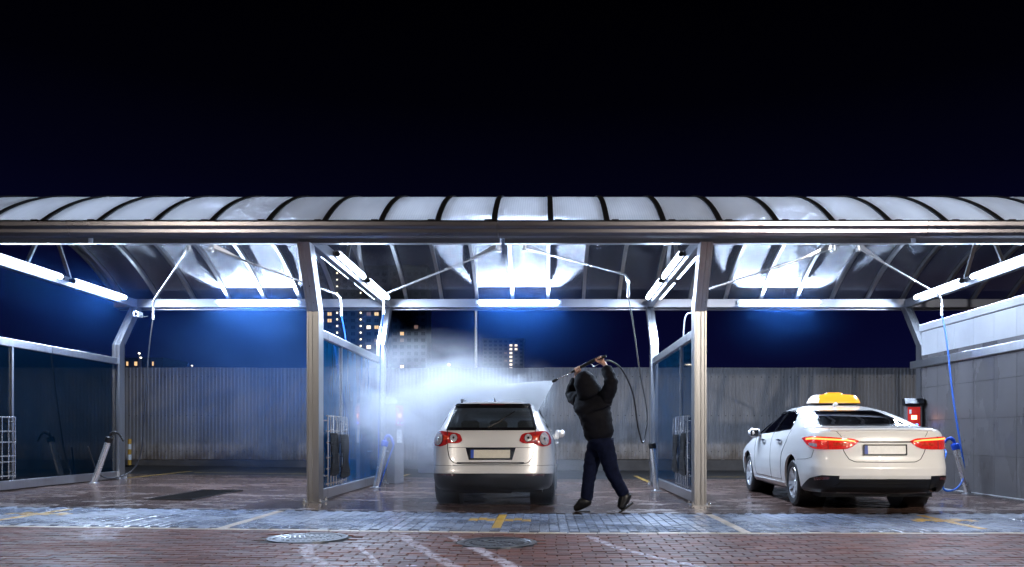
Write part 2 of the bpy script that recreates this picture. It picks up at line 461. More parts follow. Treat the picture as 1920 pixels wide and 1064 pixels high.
while x < 9.0:
    y = KERB_Y + .15 + (col % 2) * .1035 - .1035; k = 0
    while y < FLOOR_Y0 - .06:
        mat = 'blue_paver'
        if abs(x - 2.06) < .052 or abs(x + 3.31) < .052: mat = 'cream_paver'
        for tx_ in TS:
            if abs(x - tx_) < .052 and 8.45 < y < 9.85: mat = 'yellow_paver'
            elif abs(x - tx_) < .36 and 9.22 < y < 9.43: mat = 'yellow_paver'
        if KERB_Y + .13 < y: blues.append((x, y, mat))
        y += .207; k += 1
    x += .1035; col += 1
lay('paving_block', blues, .0985, .2015, bed_blue)
x = -9.0; ks = []
while x < 9.0: ks.append((x, KERB_Y - .004, 'cream_paver')); x += .303
lay('kerb_stone', ks, .298, .088, kerb_bed)

# manholes
for i, (mx, my, mr) in enumerate(MANHOLES):
    lab = ('round cast iron manhole cover with raised bars, left of the two in the bricks',
           'round wet cast iron manhole cover below the yellow mark, right of the two')[i]
    t = thing('manhole_cover', lab, 'manhole', (mx, my, gz(mx)), R(18 if i == 0 else -35), 'manhole covers in the brick driveway')
    MB().lathe([(mr - .055, -.03), (mr - .055, .002), (mr - .05, .006), (mr, .006), (mr + .006, -.03)], 40).build('ring', M['cast_iron'], t, 40)
    lid = MB().lathe([(0, -.001), (mr - .11, -.001), (mr - .105, .003), (mr - .075, .003), (mr - .07, -.002), (mr - .062, -.002)], 40).build('lid', M['cast_iron'], t, 40)
    b_ = MB()
    for k in range(-5, 6):
        xx = k * .045; L = math.sqrt(max(0, (mr - .12) ** 2 - xx * xx))
        for s_ in (-1, 1):
            a0, a1 = (.06 * s_, L * s_) if i == 0 or abs(k) < 4 else (.01 * s_, L * s_)
            if abs(a1) > abs(a0): b_.box(xx - .014, xx + .014, min(a0, a1), max(a0, a1), -.002, .005, ch=.002)
    b_.box(-.16, .16, -.035, .035, -.002, .004, ch=.002)
    b_.build('raised_bars', M['cast_iron'], lid)

# floor grate in the empty bay
t = thing('drain_grate', 'long black steel drain grate in the floor of the empty left bay', 'grate', (-5.35, 12.35, gz(-5.35)))
plain('grate_black', (.008, .008, .009), .35, .3)
m = MB(); m.box(-.32, .32, -.95, .95, -.05, .003); m.build('tray', M['grate_black'], t)
for k in range(19):
    MB().box(-.30, .30, -.92 + k * .1, -.90 + k * .1, .0035, .012).build('bar', M['grate_black'], t)
m = MB(); m.box(-.34, -.32, -.97, .97, -.02, .012); m.box(.32, .34, -.97, .97, -.02, .012); m.box(-.32, .32, -.97, -.95, -.02, .012); m.box(-.32, .32, .95, .97, -.02, .012)
m.build('rim', M['grate_black'], t)

# ================================================================== REAR FENCE
FY, FZ0, FZ1 = 22.3, .30, 2.86
fence = thing('metal_fence', 'long pale corrugated metal sheet fence behind the wash bays', 'fence', (0, FY, 0))
def sheet_prof(W, pitch=.1, d=.022):
    pts = [(0, 0)]; n = round(W / pitch)
    for i in range(n):
        a = i * pitch
        pts += [(a + .030, 0), (a + .042, -d), (a + .078, -d), (a + .09, 0)]
    pts.append((W, 0)); return pts
pr = sheet_prof(1.0)
pm = MB(); H = FZ1 - FZ0
pm.grid(lambda u, v: (pr[round(u * (len(pr) - 1))][0], pr[round(u * (len(pr) - 1))][1], v * H), len(pr) - 1, 1)
pm.grid(lambda u, v: (pr[round(u * (len(pr) - 1))][0], pr[round(u * (len(pr) - 1))][1] + .006, v * H), len(pr) - 1, 1, flip=True)
for zz in (.22, 1.22, 2.3):
    for k in range(5): pm.lathe([(0, -.034), (.014, -.032), (.016, -.022)], 6, 'y', (.06 + .2 * k, 0, zz), mi=1)
sheet_me = pm.mesh('sheet', None, fix=False); sheet_me.materials.append(M['fence_sheet']); sheet_me.materials.append(M['plinth'])
for k in range(36):
    o = link_mesh(sheet_me, 'sheet', None, fence); o.location = (-19 + k * 1.0 + .0, -(.007 if k % 2 else 0), FZ0 + random.uniform(-.008, .008))
m = MB()
m.box(-19, 17, .02, .25, -.1, FZ0 - .01); m.build('plinth', M['plinth'], fence)
for zz in (.5, 1.5, 2.6):
    MB().box(-19, 17, .012, .05, zz + .0, zz + .05).build('rail', M['aluminium'], fence)
for k in range(13):
    MB().box(-19 + k * 3 - .04, -19 + k * 3 + .04, .052, .13, 0, 2.8).build('post', M['aluminium'], fence)

# ================================================================== CANOPY
XL, XR = -8.95, 12.0
RY0, RY1, RZ, SAG = 10.49, 16.88, 3.78, 1.05
RA = (RY1 - RY0) / 2; RC = (RY0 + RY1) / 2
RR = (RA * RA + SAG * SAG) / (2 * SAG); ZC = RZ + SAG - RR
A0 = math.asin(RA / RR)
def arch(t, dr=0.0):       # t 0 front .. 1 back
    a = -A0 + 2 * A0 * t
    return RC + (RR + dr) * math.sin(a), ZC + (RR + dr) * math.cos(a)
can = thing('wash_bay_canopy', 'long arched self-service car wash canopy of aluminium frames and translucent sheets', 'canopy', (0, 10.9, 0))
def cpart(mb, name, mat, smooth=None, parent=can): return mb.build(name, M[mat], parent, smooth, world=True)
RIBX = [.085 + .741 * k for k in range(-12, 17)]
RIBX = [x for x in RIBX if XL < x < XR]
edges = [XL] + RIBX + [XR]
for a, b in zip(edges[:-1], edges[1:]):
    m = MB()
    def f(u, v, dr=0, a=a, b=b):
        y, z = arch(v, dr); return (a + .016 + (b - a - .032) * u, y, z)
    m.grid(lambda u, v: f(u, v), 2, 26)
    cpart(m, 'roof_panel', 'polycarbonate', 60)
for x in RIBX + [XL + .02, XR - .02]:
    m = MB()      # lower arch bar
    def bar(x0, x1, d0, d1):
        q = MB(); n = 26
        for i in range(n + 1):
            for (xx, dd) in ((x0, d0), (x1, d0), (x1, d1), (x0, d1)):
                y, z = arch(i / n, dd); q.v.append((xx, y, z))
        for i in range(n):
            for k in range(4):
                k2 = (k + 1) % 4; q.f.append([i * 4 + k, i * 4 + k2, i * 4 + 4 + k2, i * 4 + 4 + k]); q.mi.append(0)
        q.f.append([3, 2, 1, 0]); q.mi.append(0); q.f.append([n * 4 + k for k in range(4)]); q.mi.append(0)
        return q
    o = cpart(bar(x - .032, x + .032, -.075, -.006), 'arch_rib', 'aluminium', 35)
    cpart(bar(x - .036, x + .036, .004, .022), 'cap_strip', 'dark_rubber', 35)
    q = MB(); y0, z0 = arch(0); dx = -.12 if x < 0 else .06
    q.box(x + dx, x + dx + .09, y0 - .05, y0 + .03, RZ + .011, RZ + .03, ch=.004); cpart(q, 'clip', 'dark_rubber')
# gutter (front fascia): rounded channel with a highlight lip
gp = [(10.60, 3.60), (10.47, 3.60), (10.43, 3.635), (10.43, 3.675), (10.405, 3.69), (10.39, 3.715), (10.39, 3.765), (10.41, 3.79), (10.60, 3.79)]
xs = [XL - .05, -6.2, -.6, 5.0, XR + .05]
for a, b in zip(xs[:-1], xs[1:]):
    cpart(MB().prism(gp, 'x', a + .003, b - .003), 'gutter', 'gutter_metal', 30)
gp2 = [(16.80, 3.62), (16.93, 3.62), (16.97, 3.66), (16.97, 3.79), (16.80, 3.79)]
cpart(MB().prism(gp2, 'x', XL, XR), 'rear_gutter', 'gutter_metal', 30)
# front beam: its underside rises a little to the back
tl_ = math.tan(R(7.3))
fb = [(10.89, 3.605), (11.10, 3.605 + .21 * tl_), (11.10, 3.80), (10.89, 3.80)]
for a, b in zip(xs[:-1], xs[1:]):
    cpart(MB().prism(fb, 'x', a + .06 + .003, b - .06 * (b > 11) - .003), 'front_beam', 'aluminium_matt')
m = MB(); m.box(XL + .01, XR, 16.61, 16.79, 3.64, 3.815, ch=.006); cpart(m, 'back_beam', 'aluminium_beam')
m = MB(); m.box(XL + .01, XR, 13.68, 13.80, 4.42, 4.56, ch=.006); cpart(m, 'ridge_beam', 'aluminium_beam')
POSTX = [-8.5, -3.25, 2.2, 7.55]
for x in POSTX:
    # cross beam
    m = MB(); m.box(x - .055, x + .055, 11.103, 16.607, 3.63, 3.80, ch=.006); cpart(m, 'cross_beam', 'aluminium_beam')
    # trapezoid hanger that carries the ridge beam
    for s_ in (0,):
        path = [(13.15, 3.80), (13.20, 3.90), (13.52, 4.42), (13.96, 4.42), (14.28, 3.90), (14.33, 3.80)]
        q = MB()
        for (a, b) in zip(path[:-1], path[1:]):
            d = Vector((b[0] - a[0], b[1] - a[1])).normalized(); nrm = Vector((-d.y, d.x)) * .018
            poly = [(a[0] - nrm.x, a[1] - nrm.y), (b[0] - nrm.x, b[1] - nrm.y), (b[0] + nrm.x, b[1] + nrm.y), (a[0] + nrm.x, a[1] + nrm.y)]
            q.prism(poly, 'x', x - .03, x + .03)
        cpart(q, 'hanger', 'aluminium')
    # front post: grooved extrusion, upright then leaning out under the gutter
    def post(path, prof, name, mat):
        q = MB(); n = len(prof); rows = len(path)
        for (dy, z) in path:
            for (px_, py_) in prof: q.v.append((x + px_, dy + py_, z))
        for i in range(rows - 1):
            for k in range(n):
                k2 = (k + 1) % n; q.f.append([i * n + k, i * n + k2, (i + 1) * n + k2, (i + 1) * n + k]); q.mi.append(0)
        q.f.append(list(range(n))[::-1]); q.f.append([(rows - 1) * n + k for k in range(n)]); q.mi += [0, 0]
        return cpart(q, name, mat)
    hw, hd = .085, .12
    prof = [(-hw, -hd), (-.062, -hd), (-.056, -hd + .014), (-.012, -hd + .014), (-.008, -hd + .03), (.008, -hd + .03), (.012, -hd + .014), (.056, -hd + .014), (.062, -hd), (hw, -hd), (hw, hd), (-hw, hd)]
    z0 = gz(x)
    post([(11.36, z0 + .012), (11.36, 2.73)], prof, 'front_post', 'post_front')
    post([(11.36, 2.733), (10.90, 3.60)], prof, 'front_post_head', 'aluminium')
    prof2 = [(-.075, -.1), (-.02, -.1), (-.015, -.088), (.015, -.088), (.02, -.1), (.075, -.1), (.075, .1), (-.075, .1)]
    post([(15.98, z0 + .012), (15.98, 2.78)], prof2, 'rear_post', 'aluminium')
    post([(15.98, 2.783), (16.66, 3.637)], prof2, 'rear_post_head', 'aluminium')
    for (yy, hx, hy) in ((11.36, .135, .17), (15.98, .115, .14)):
        q = MB(); q.box(x - hx, x + hx, yy - hy, yy + hy, z0 - .02, z0 + .011); cpart(q, 'base_plate', 'aluminium')
        for sx_ in (-1, 1):
            for sy_ in (-1, 1):
                q = MB(); q.lathe([(0, .05), (.012, .05), (.012, .024), (.02, .022), (.02, 0)], 8, 'z', (x + sx_ * (hx - .022), yy + sy_ * (hy - .022), z0 + .011)); cpart(q, 'bolt', 'steel_bright')

# ================================================================== STRIP LIGHTS
def strip_light(name, L, up=False):
    """local: tube along x, fixing face at +y (lamp looks to -y)"""
    t = thing(name, 'x', 'lamp')
    m = MB(); m.box(-L / 2 - .05, L / 2 + .05, -.03, 0, -.03, .04, ch=.005); m.build('housing', M['lamp_grey'], t)
    if not up:
        m = MB(); m.box(-L / 2 - .05, L / 2 + .05, -.105, -.031, .043, .048); m.build('shade', M['lamp_grey'], t)
    m = MB(); n = 10
    pts = [(-L / 2, -.065, 0), (-L / 2 + .02, -.065, 0), (L / 2 - .02, -.065, 0), (L / 2, -.065, 0)]
    m.tube(pts, [.026, .040, .040, .026], 10); m.build('tube', M['tube_rear' if up else 'tube'], t, 50)
    for s_ in (-1, 1):
        m = MB(); m.tube([(s_ * (L / 2 - .005), -.065, 0), (s_ * (L / 2 + .05), -.065, 0)], .042, 10); m.build('end_cap', M['black_plastic'] if not up else M['white_paint'], t, 40)
    return t
BAYS = [(-8.5, -3.25), (-3.25, 2.2), (2.2, 7.55)]
bayname = ['empty left bay', 'middle bay above the silver estate', 'right bay behind the taxi']
proto = strip_light('strip_light', 1.66, True)
def glow(parent, name, energy, d, loc, L, spread):
    ld = bpy.data.lights.new(name, 'AREA'); ld.shape = 'RECTANGLE'; ld.size = L; ld.size_y = .05
    ld.energy = energy; ld.color = COOL; ld.spread = R(spread)
    lo = bpy.data.objects.new(name, ld); COL.objects.link(lo); lo.parent = parent
    lo.location = loc; lo.rotation_euler = Vector(d).to_track_quat('-Z', 'Y').to_euler()
glow(proto, 'up_light', 26, (0, -.66, .75), (0, -.11, .05), 1.6, 100)
glow(proto, 'down_light', 80, (0, -.70, -.72), (0, -.11, -.03), 1.6, 180)
for i, (a, b) in enumerate(BAYS):
    o = copy_tree(proto) if i else proto
    o.location = ((a + b) / 2 - (.05 if i == 0 else .0), 16.606, 3.735)
    tag(o, 'glowing strip light on the rear beam of the ' + ('empty left bay', 'middle bay with the silver estate', 'right bay with the taxi')[i], 'lamp', 'strip lights under the canopy')
side = strip_light('strip_light', 1.74)
glow(side, 'tube_light', 160, (0, -.55, -.83), (0, -.10, -.035), 1.68, 180)
first = True
desc = {(-8.5, 1): 'far left cross beam', (-3.25, -1): 'left cross beam, side facing the empty bay', (-3.25, 1): 'left cross beam, side facing the silver estate',
        (2.2, -1): 'right cross beam, side facing the silver estate', (2.2, 1): 'right cross beam, side facing the taxi', (7.55, -1): 'far right cross beam by the tiled wall'}
for (x, s_), dsc in desc.items():
    for yc, nm in ((13.02, 'nearer'), (15.14, 'farther')):
        o = side if first else copy_tree(side); first = False
        o.location = (x + s_ * .056, yc, 3.735); o.rotation_euler = (0, 0, R(90) if s_ > 0 else R(-90))
        tag(o, f'{nm} strip light on the {dsc}', 'lamp', 'strip lights under the canopy')

# ================================================================== SCREENS BETWEEN THE BAYS
def screen(x, lab, rack_side, gm='screen_glass'):
    z0 = gz(x); t = thing('glass_screen', lab, 'screen', (x, 13.6, z0), 0, 'glass screens between the wash bays')
    def sp(mb, n, mat, sm=None, par=t): return mb.build(n, M[mat], par, sm, world=True)
    y0, y1, ym = 11.495, 15.875, 12.76
    m = MB(); m.box(x - .05, x + .05, y0, y1, 2.395, 2.52, ch=.006); sp(m, 'top_rail', 'aluminium')
    m = MB(); m.box(x - .05, x + .05, y0, y1, z0 + .02, z0 + .16, ch=.006); sp(m, 'bottom_rail', 'aluminium')
    m = MB(); m.box(x - .03, x + .03, ym - .022, ym + .022, z0 + .163, 2.392); sp(m, 'mullion', 'aluminium')
    for a, b in ((y0 + .004, ym - .026), (ym + .026, y1 - .004)):
        m = MB(); m.box(x - .005, x + .005, a, b, z0 + .164, 2.391); sp(m, 'pane', gm)
    r = MB(); xr = x + rack_side * .10
    ys = [11.62 + .152 * k for k in range(8)]
    for zz in (z0 + .24, z0 + .46, .66, .88, 1.05, 1.27): r.tube([(xr, ys[0] - .03, zz), (xr, ys[-1] + .03, zz)], .011, 6)
    for yy in ys: r.tube([(xr + .012 * rack_side, yy, z0 + .2), (xr + .012 * rack_side, yy, 1.28)], .010, 6)
    for yy in (ys[0], ys[-1]):
        for zz in (.4, 1.2): r.tube([(x + rack_side * .006, yy, zz), (xr, yy, zz)], .010, 6)
    sp(r, 'mat_rack', 'steel_bright', 50)
    return t
screen(-8.5, 'dark glass screen with metal rails at the far left of the empty bay', 1, 'screen_glass_unlit')
screen(-3.25, 'bluish glass screen between the empty bay and the silver estate', 1)
screen(2.2, 'dark blue glass screen between the person and the taxi', -1, 'screen_glass_mid')

def mat_(lab, x, yc, side_, wd, ztop, zbot, waist):
    t = thing('rubber_mat', lab, 'mat', (x, yc, ztop), 0, 'car mats hanging on the racks')
    m = MB(); n1, n2 = 12, 46
    def f(u, v, off):
        z = ztop + (zbot - ztop) * v
        ww = wd * (1 - waist * math.exp(-((v - .62) / .22) ** 2))
        rib = .004 * (1 if int(v * 46) % 2 else 0)
        return (x + side_ * (off + rib + .012 * math.sin(u * 5 + v * 3)), yc + (u - .5) * ww + .02 * math.sin(v * 4) * v, z - .03 * math.sin(u * 3.1) * (v > .9))
    m.grid(lambda u, v: f(u, v, .03), n1, n2); m.grid(lambda u, v: f(u, v, .018), n1, n2, flip=True)
    m.build('rubber_sheet', M['dark_rubber'], t, world=True, fix=False)
    for s_ in (-1, 1):
        q = MB(); q.tube([(x + side_ * .035, yc + s_ * wd * .28, ztop - .03), (x + side_ * .03, yc + s_ * wd * .24, ztop + .14), (x + side_ * .03, yc + s_ * wd * .20, ztop + .26)], [.006, .012, .005], 6)
        q.build('clip', M['steel_bright'], t, 50, world=True)
mat_('ribbed black car mat on the left screen rack, nearer the front post', -3.25 + .115, 11.88, 1, .46, 1.02, .42, .25)
mat_('ribbed black car mat on the left screen rack, nearer the glass', -3.25 + .150, 12.36, 1, .56, 1.00, .36, .45)
mat_('ribbed black car mat on the right screen rack, nearer the front post', 2.2 - .115, 11.88, -1, .46, 1.02, .42, .15)
mat_('ribbed black car mat on the right screen rack, nearer the glass', 2.2 - .150, 12.36, -1, .50, 1.00, .44, .30)

# ================================================================== TILED END WALL ON THE RIGHT
WX = 7.36; TS_ = .629
wall = thing('tiled_wall', 'tall end wall of grey square tiles with a metal rail', 'wall', (WX + .12, 13, 0))
def wp(mb, n, mat, par=wall): return mb.build(n, M[mat], par, None, world=True)
m = MB(); m.box(WX + .012, WX + .24, 9.4, 15.62, -.05, 3.00); wp(m, 'core', 'joint_sand')
tile = MB().box(0, .011, .003, TS_ - .003, .003, TS_ - .003, ch=.002)
tme = tile.mesh('tile'); tme.materials.append(M['wall_tile'])
yj = 16.06 * .893 - TS_ * 0          # a joint seen at this depth
ks_ = range(-9, 3)
for r_ in range(5):
    for k in ks_:
        ya = yj + k * TS_; za = .015 + r_ * TS_
        yb, zb = min(ya + TS_, 15.615), min(za + TS_, 2.992)
        if ya > 15.5: continue
        matn = 'wall_tile' if za < 2.4 else 'wall_panel_pale'
        if za < 2.4 and ya + TS_ <= 15.615:
            o = link_mesh(tme, 'tile', None, wall); o.location = (WX - wall.location.x, ya - 13, za)
        else:
            q = MB(); q.box(WX, WX + .011, ya + .003, yb - .003, za + .003, zb - .003, ch=.002); wp(q, 'tile', matn)
m = MB(); m.box(WX - .03, WX + .26, 9.4, 15.64, 3.0, 3.14, ch=.01); wp(m, 'coping', 'wall_panel_pale')
m = MB(); m.box(WX - .10, WX - .002, 9.4, 15.87, 2.30, 2.44, ch=.006); wp(m, 'rail', 'aluminium')
m = MB(); m.box(WX - .02, WX - .001, 9.4, 15.6, .0, .012); wp(m, 'foot_strip', 'white_paint')

# ================================================================== LANCE HOLDERS
def holder(x, y, lean, lab, blue, cap_gun=True):
    z0 = gz(x); t = thing('lance_holder', lab, 'holder', (x, y, z0), 0, 'lance holders standing in the bays')
    top = Vector((x + lean * .20, y + .04, z0 + .78)); base = Vector((x, y, z0))
    ax = (top - base).normalized()
    m = MB(); m.tube([base, top], .052, 16); m.build('tube', M['steel_bright'], t, 50, world=True)
    m = MB(); m.lathe([(0, 0), (.10, 0), (.10, .012), (.06, .014), (.055, .03)], 16, 'z', base); m.build('foot', M['aluminium'], t, 40, world=True)
    cm = 'blue_plastic' if blue else 'black_plastic'
    m = MB(); m.tube([top - ax * .03, top + ax * .002, top + ax * .06, top + ax * .075], [.060, .066, .066, .04], 16); m.build('collar', M[cm], t, 40, world=True)
    return top, ax
def gun(top, ax, lab, mat, sidex):
    t = thing('spray_gun', lab, 'spray gun', top + ax * .076, 0, 'spray guns parked in the holders')
    a = top + ax * .077; b = a + ax * .07; c = b + Vector((sidex * .10, 0, .01)); d = c + Vector((sidex * .12, .02, -.16))
    m = MB(); m.tube([a, b], .024, 8); m.tube([b - ax * .02, b + Vector((sidex * .05, 0, .012)), c], [.03, .034, .026], 8); m.build('body', M[mat], t, 50, world=True)
    m = MB(); m.tube([c, c + Vector((sidex * .05, .01, -.03)), d], [.024, .022, .02], 8); m.build('grip', M[mat], t, 50, world=True)
    return d
tp, ax = holder(-8.22, 14.6, 1.25, 'leaning steel lance holder beside the far left glass screen', False)
gun(tp, ax, 'black spray gun resting in the far left lance holder', 'black_plastic', 1)
tp, ax = holder(-3.02, 14.35, .75, 'leaning steel lance holder with blue collar beside the bluish screen', True)
GL = gun(tp, ax, 'blue spray gun resting in the holder left of the silver estate', 'blue_plastic', .6)
tp, ax = holder(1.98, 14.05, -.35, 'empty steel lance holder with black collar behind the walking person', False)
tp, ax = holder(7.08, 13.35, -.95, 'leaning steel lance holder with blue collar by the tiled wall', True)
GR = gun(tp, ax, 'blue spray gun resting in the holder by the tiled wall', 'blue_plastic', -.8)

# ================================================================== OVERHEAD BOOM ARMS
def catmull(pts, n=8):
    pts = [Vector(p) for p in pts]; out = []
    for i in range(len(pts) - 1):
        p0 = pts[max(i - 1, 0)]; p1 = pts[i]; p2 = pts[i + 1]; p3 = pts[min(i + 2, len(pts) - 1)]
        for k in range(n):
            u = k / n
            out.append(.5 * ((2 * p1) + (p2 - p0) * u + (2 * p0 - 5 * p1 + 4 * p2 - p3) * u * u + (3 * p1 - p0 - 3 * p2 + p3) * u ** 3))
    out.append(pts[-1]); return out
def boom(px_, end, lab, hose_pts, hose_mat, hr=.013):
    piv = Vector((px_, 13.74, 4.415)); end = Vector(end)
    t = thing('boom_arm', lab, 'boom arm', piv, 0, 'overhead hose booms')
    def bp(mb, n, mat, sm=50): return mb.build(n, M[mat], t, sm, world=True)
    m = MB(); m.box(px_ - .14, px_ + .14, piv.y - .09, piv.y + .09, 4.395, 4.412); bp(m, 'mount_plate', 'aluminium', None)
    for sx_ in (-1, 1):
        for sy_ in (-1, 1):
            m = MB(); m.lathe([(0, -.03), (.013, -.03), (.013, 0)], 6, 'z', (px_ + sx_ * .11, piv.y + sy_ * .06, 4.395)); bp(m, 'bolt', 'steel_bright', None)
    m = MB(); m.lathe([(0, 4.14), (.035, 4.14), (.05, 4.15), (.05, 4.20), (.032, 4.205), (.032, 4.27), (.05, 4.275), (.05, 4.33), (.03, 4.335), (.03, 4.395)], 14, 'z', (px_, piv.y, 0)); bp(m, 'swivel', 'steel_bright')
    st = Vector((px_, piv.y, 4.20)); d = (end - st); dh = d.normalized()
    p0 = st + dh * .04; bend = end - dh * .10
    path = [p0, bend] + [bend + dh * (.10 * math.sin(a)) + Vector((0, 0, -.14 * (1 - math.cos(a)))) for a in (.4, .8, 1.2, 1.57)] + [end + Vector((0, 0, -.27))]
    m = MB(); m.tube(path, .019, 10); bp(m, 'arm', 'steel_bright')
    q = st + dh * .55
    m = MB(); sd = Vector((-dh.y, dh.x, 0)).normalized() * .006
    tri = [st + Vector((0, 0, .10)) + dh * .05, q + Vector((0, 0, .018)), st + dh * .05 + Vector((0, 0, .018))]
    m.add([p + sd for p in tri] + [p - sd for p in tri], [(0, 1, 2), (5, 4, 3), (0, 3, 4, 1), (1, 4, 5, 2), (2, 5, 3, 0)]); bp(m, 'gusset', 'aluminium', None)
    tip = path[-1]
    m = MB(); m.tube([tip + Vector((0, 0, .03)), tip - Vector((0, 0, .07))], .024, 8); bp(m, 'coupling', 'steel_bright')
    hp = [tip - Vector((0, 0, .06))] + [Vector(p) for p in hose_pts]
    m = MB(); m.tube(catmull(hp, 8), hr, 8); bp(m, 'hose', hose_mat)
    return tip
BZ = 4.2
e = PX(287, 566, 15.3)
boom(-6.10, e, 'boom arm reaching left across the empty bay with a thin dark hose', [PX(279, 660, 15.3), PX(272, 760, 15.35), PX(264, 850, 15.4), PX(240, 888, 15.3), PX(190, 893, 14.9), PX(165, 838, 14.64)], 'hose_dark')
e = PX(640, 556, 13.8)
boom(-5.72, e, 'boom arm reaching right over the empty bay behind the front post', [PX(648, 640, 13.8), PX(650, 720, 13.8), PX(652, 800, 13.8), PX(650, 890, 13.8)], 'hose_blue')
e = PX(719, 553, 13.8)
boom(-.78, e, 'boom arm reaching left over the silver estate with a blue hose', [PX(714, 640, 13.9), PX(712, 720, 14.1), PX(710, 800, 14.4), PX(711, 915, 14.4), PX(714, 905, 14.4), GL], 'hose_blue')
PERS_Y = 10.35
e = PX(1178, 517, 12.4)
HAND_R = PX(1131, 677, PERS_Y)
boom(-.33, e, 'boom arm swung to the right above the walking person', [PX(1186, 600, 12.3), PX(1200, 700, 12.2), PX(1213, 775, 12.0), PX(1206, 830, 11.7), PX(1196, 800, 11.3), PX(1187, 740, 10.9), PX(1168, 696, 10.6), PX(1148, 679, 10.42), HAND_R], 'hose_dark', .012)
e = PX(1299, 552, 13.8)
boom(4.98, e, 'boom arm reaching left in the taxi bay behind the front post', [PX(1284, 600, 13.8), PX(1280, 700, 13.9), PX(1277, 800, 13.9), PX(1268, 905, 14.0)], 'hose_grey')
e = PX(1766, 556, 14.0)
boom(5.40, e, 'boom arm reaching right over the taxi with a long blue hose', [PX(1775, 640, 13.9), PX(1786, 740, 13.7), PX(1800, 830, 13.5), PX(1808, 885, 13.4), PX(1795, 915, 13.2), PX(1770, 918, 13.1), PX(1764, 880, 13.15), PX(1774, 850, 13.25), GR], 'hose_blue', .015)
# ================================================================== CARS
def pchip(xs, ys):
    n = len(xs); h = [xs[i + 1] - xs[i] for i in range(n - 1)]; d = [(ys[i + 1] - ys[i]) / h[i] for i in range(n - 1)]
    m = [0] * n; m[0] = d[0]; m[-1] = d[-1]
    for i in range(1, n - 1):
        if d[i - 1] * d[i] <= 0: m[i] = 0
        else:
            w1, w2 = 2 * h[i] + h[i - 1], h[i] + 2 * h[i - 1]; m[i] = (w1 + w2) / (w1 / d[i - 1] + w2 / d[i])
    def f(x):
        x = min(max(x, xs[0]), xs[-1]); i = 0
        while i < n - 2 and x > xs[i + 1]: i += 1
        t = (x - xs[i]) / h[i]
        return (2 * t ** 3 - 3 * t * t + 1) * ys[i] + (t ** 3 - 2 * t * t + t) * h[i] * m[i] + (-2 * t ** 3 + 3 * t * t) * ys[i + 1] + (t ** 3 - t * t) * h[i] * m[i + 1]
    return f
def rs_chain(ch, n):
    L = [0]
    for a, b in zip(ch[:-1], ch[1:]): L.append(L[-1] + math.hypot(b[0] - a[0], b[1] - a[1]))
    out = []
    for k in range(n + 1):
        s = L[-1] * k / n; i = 0
        while i < len(L) - 2 and s > L[i + 1]: i += 1
        t = (s - L[i]) / max(1e-9, L[i + 1] - L[i])
        out.append((ch[i][0] + (ch[i + 1][0] - ch[i][0]) * t, ch[i][1] + (ch[i + 1][1] - ch[i][1]) * t))
    return out
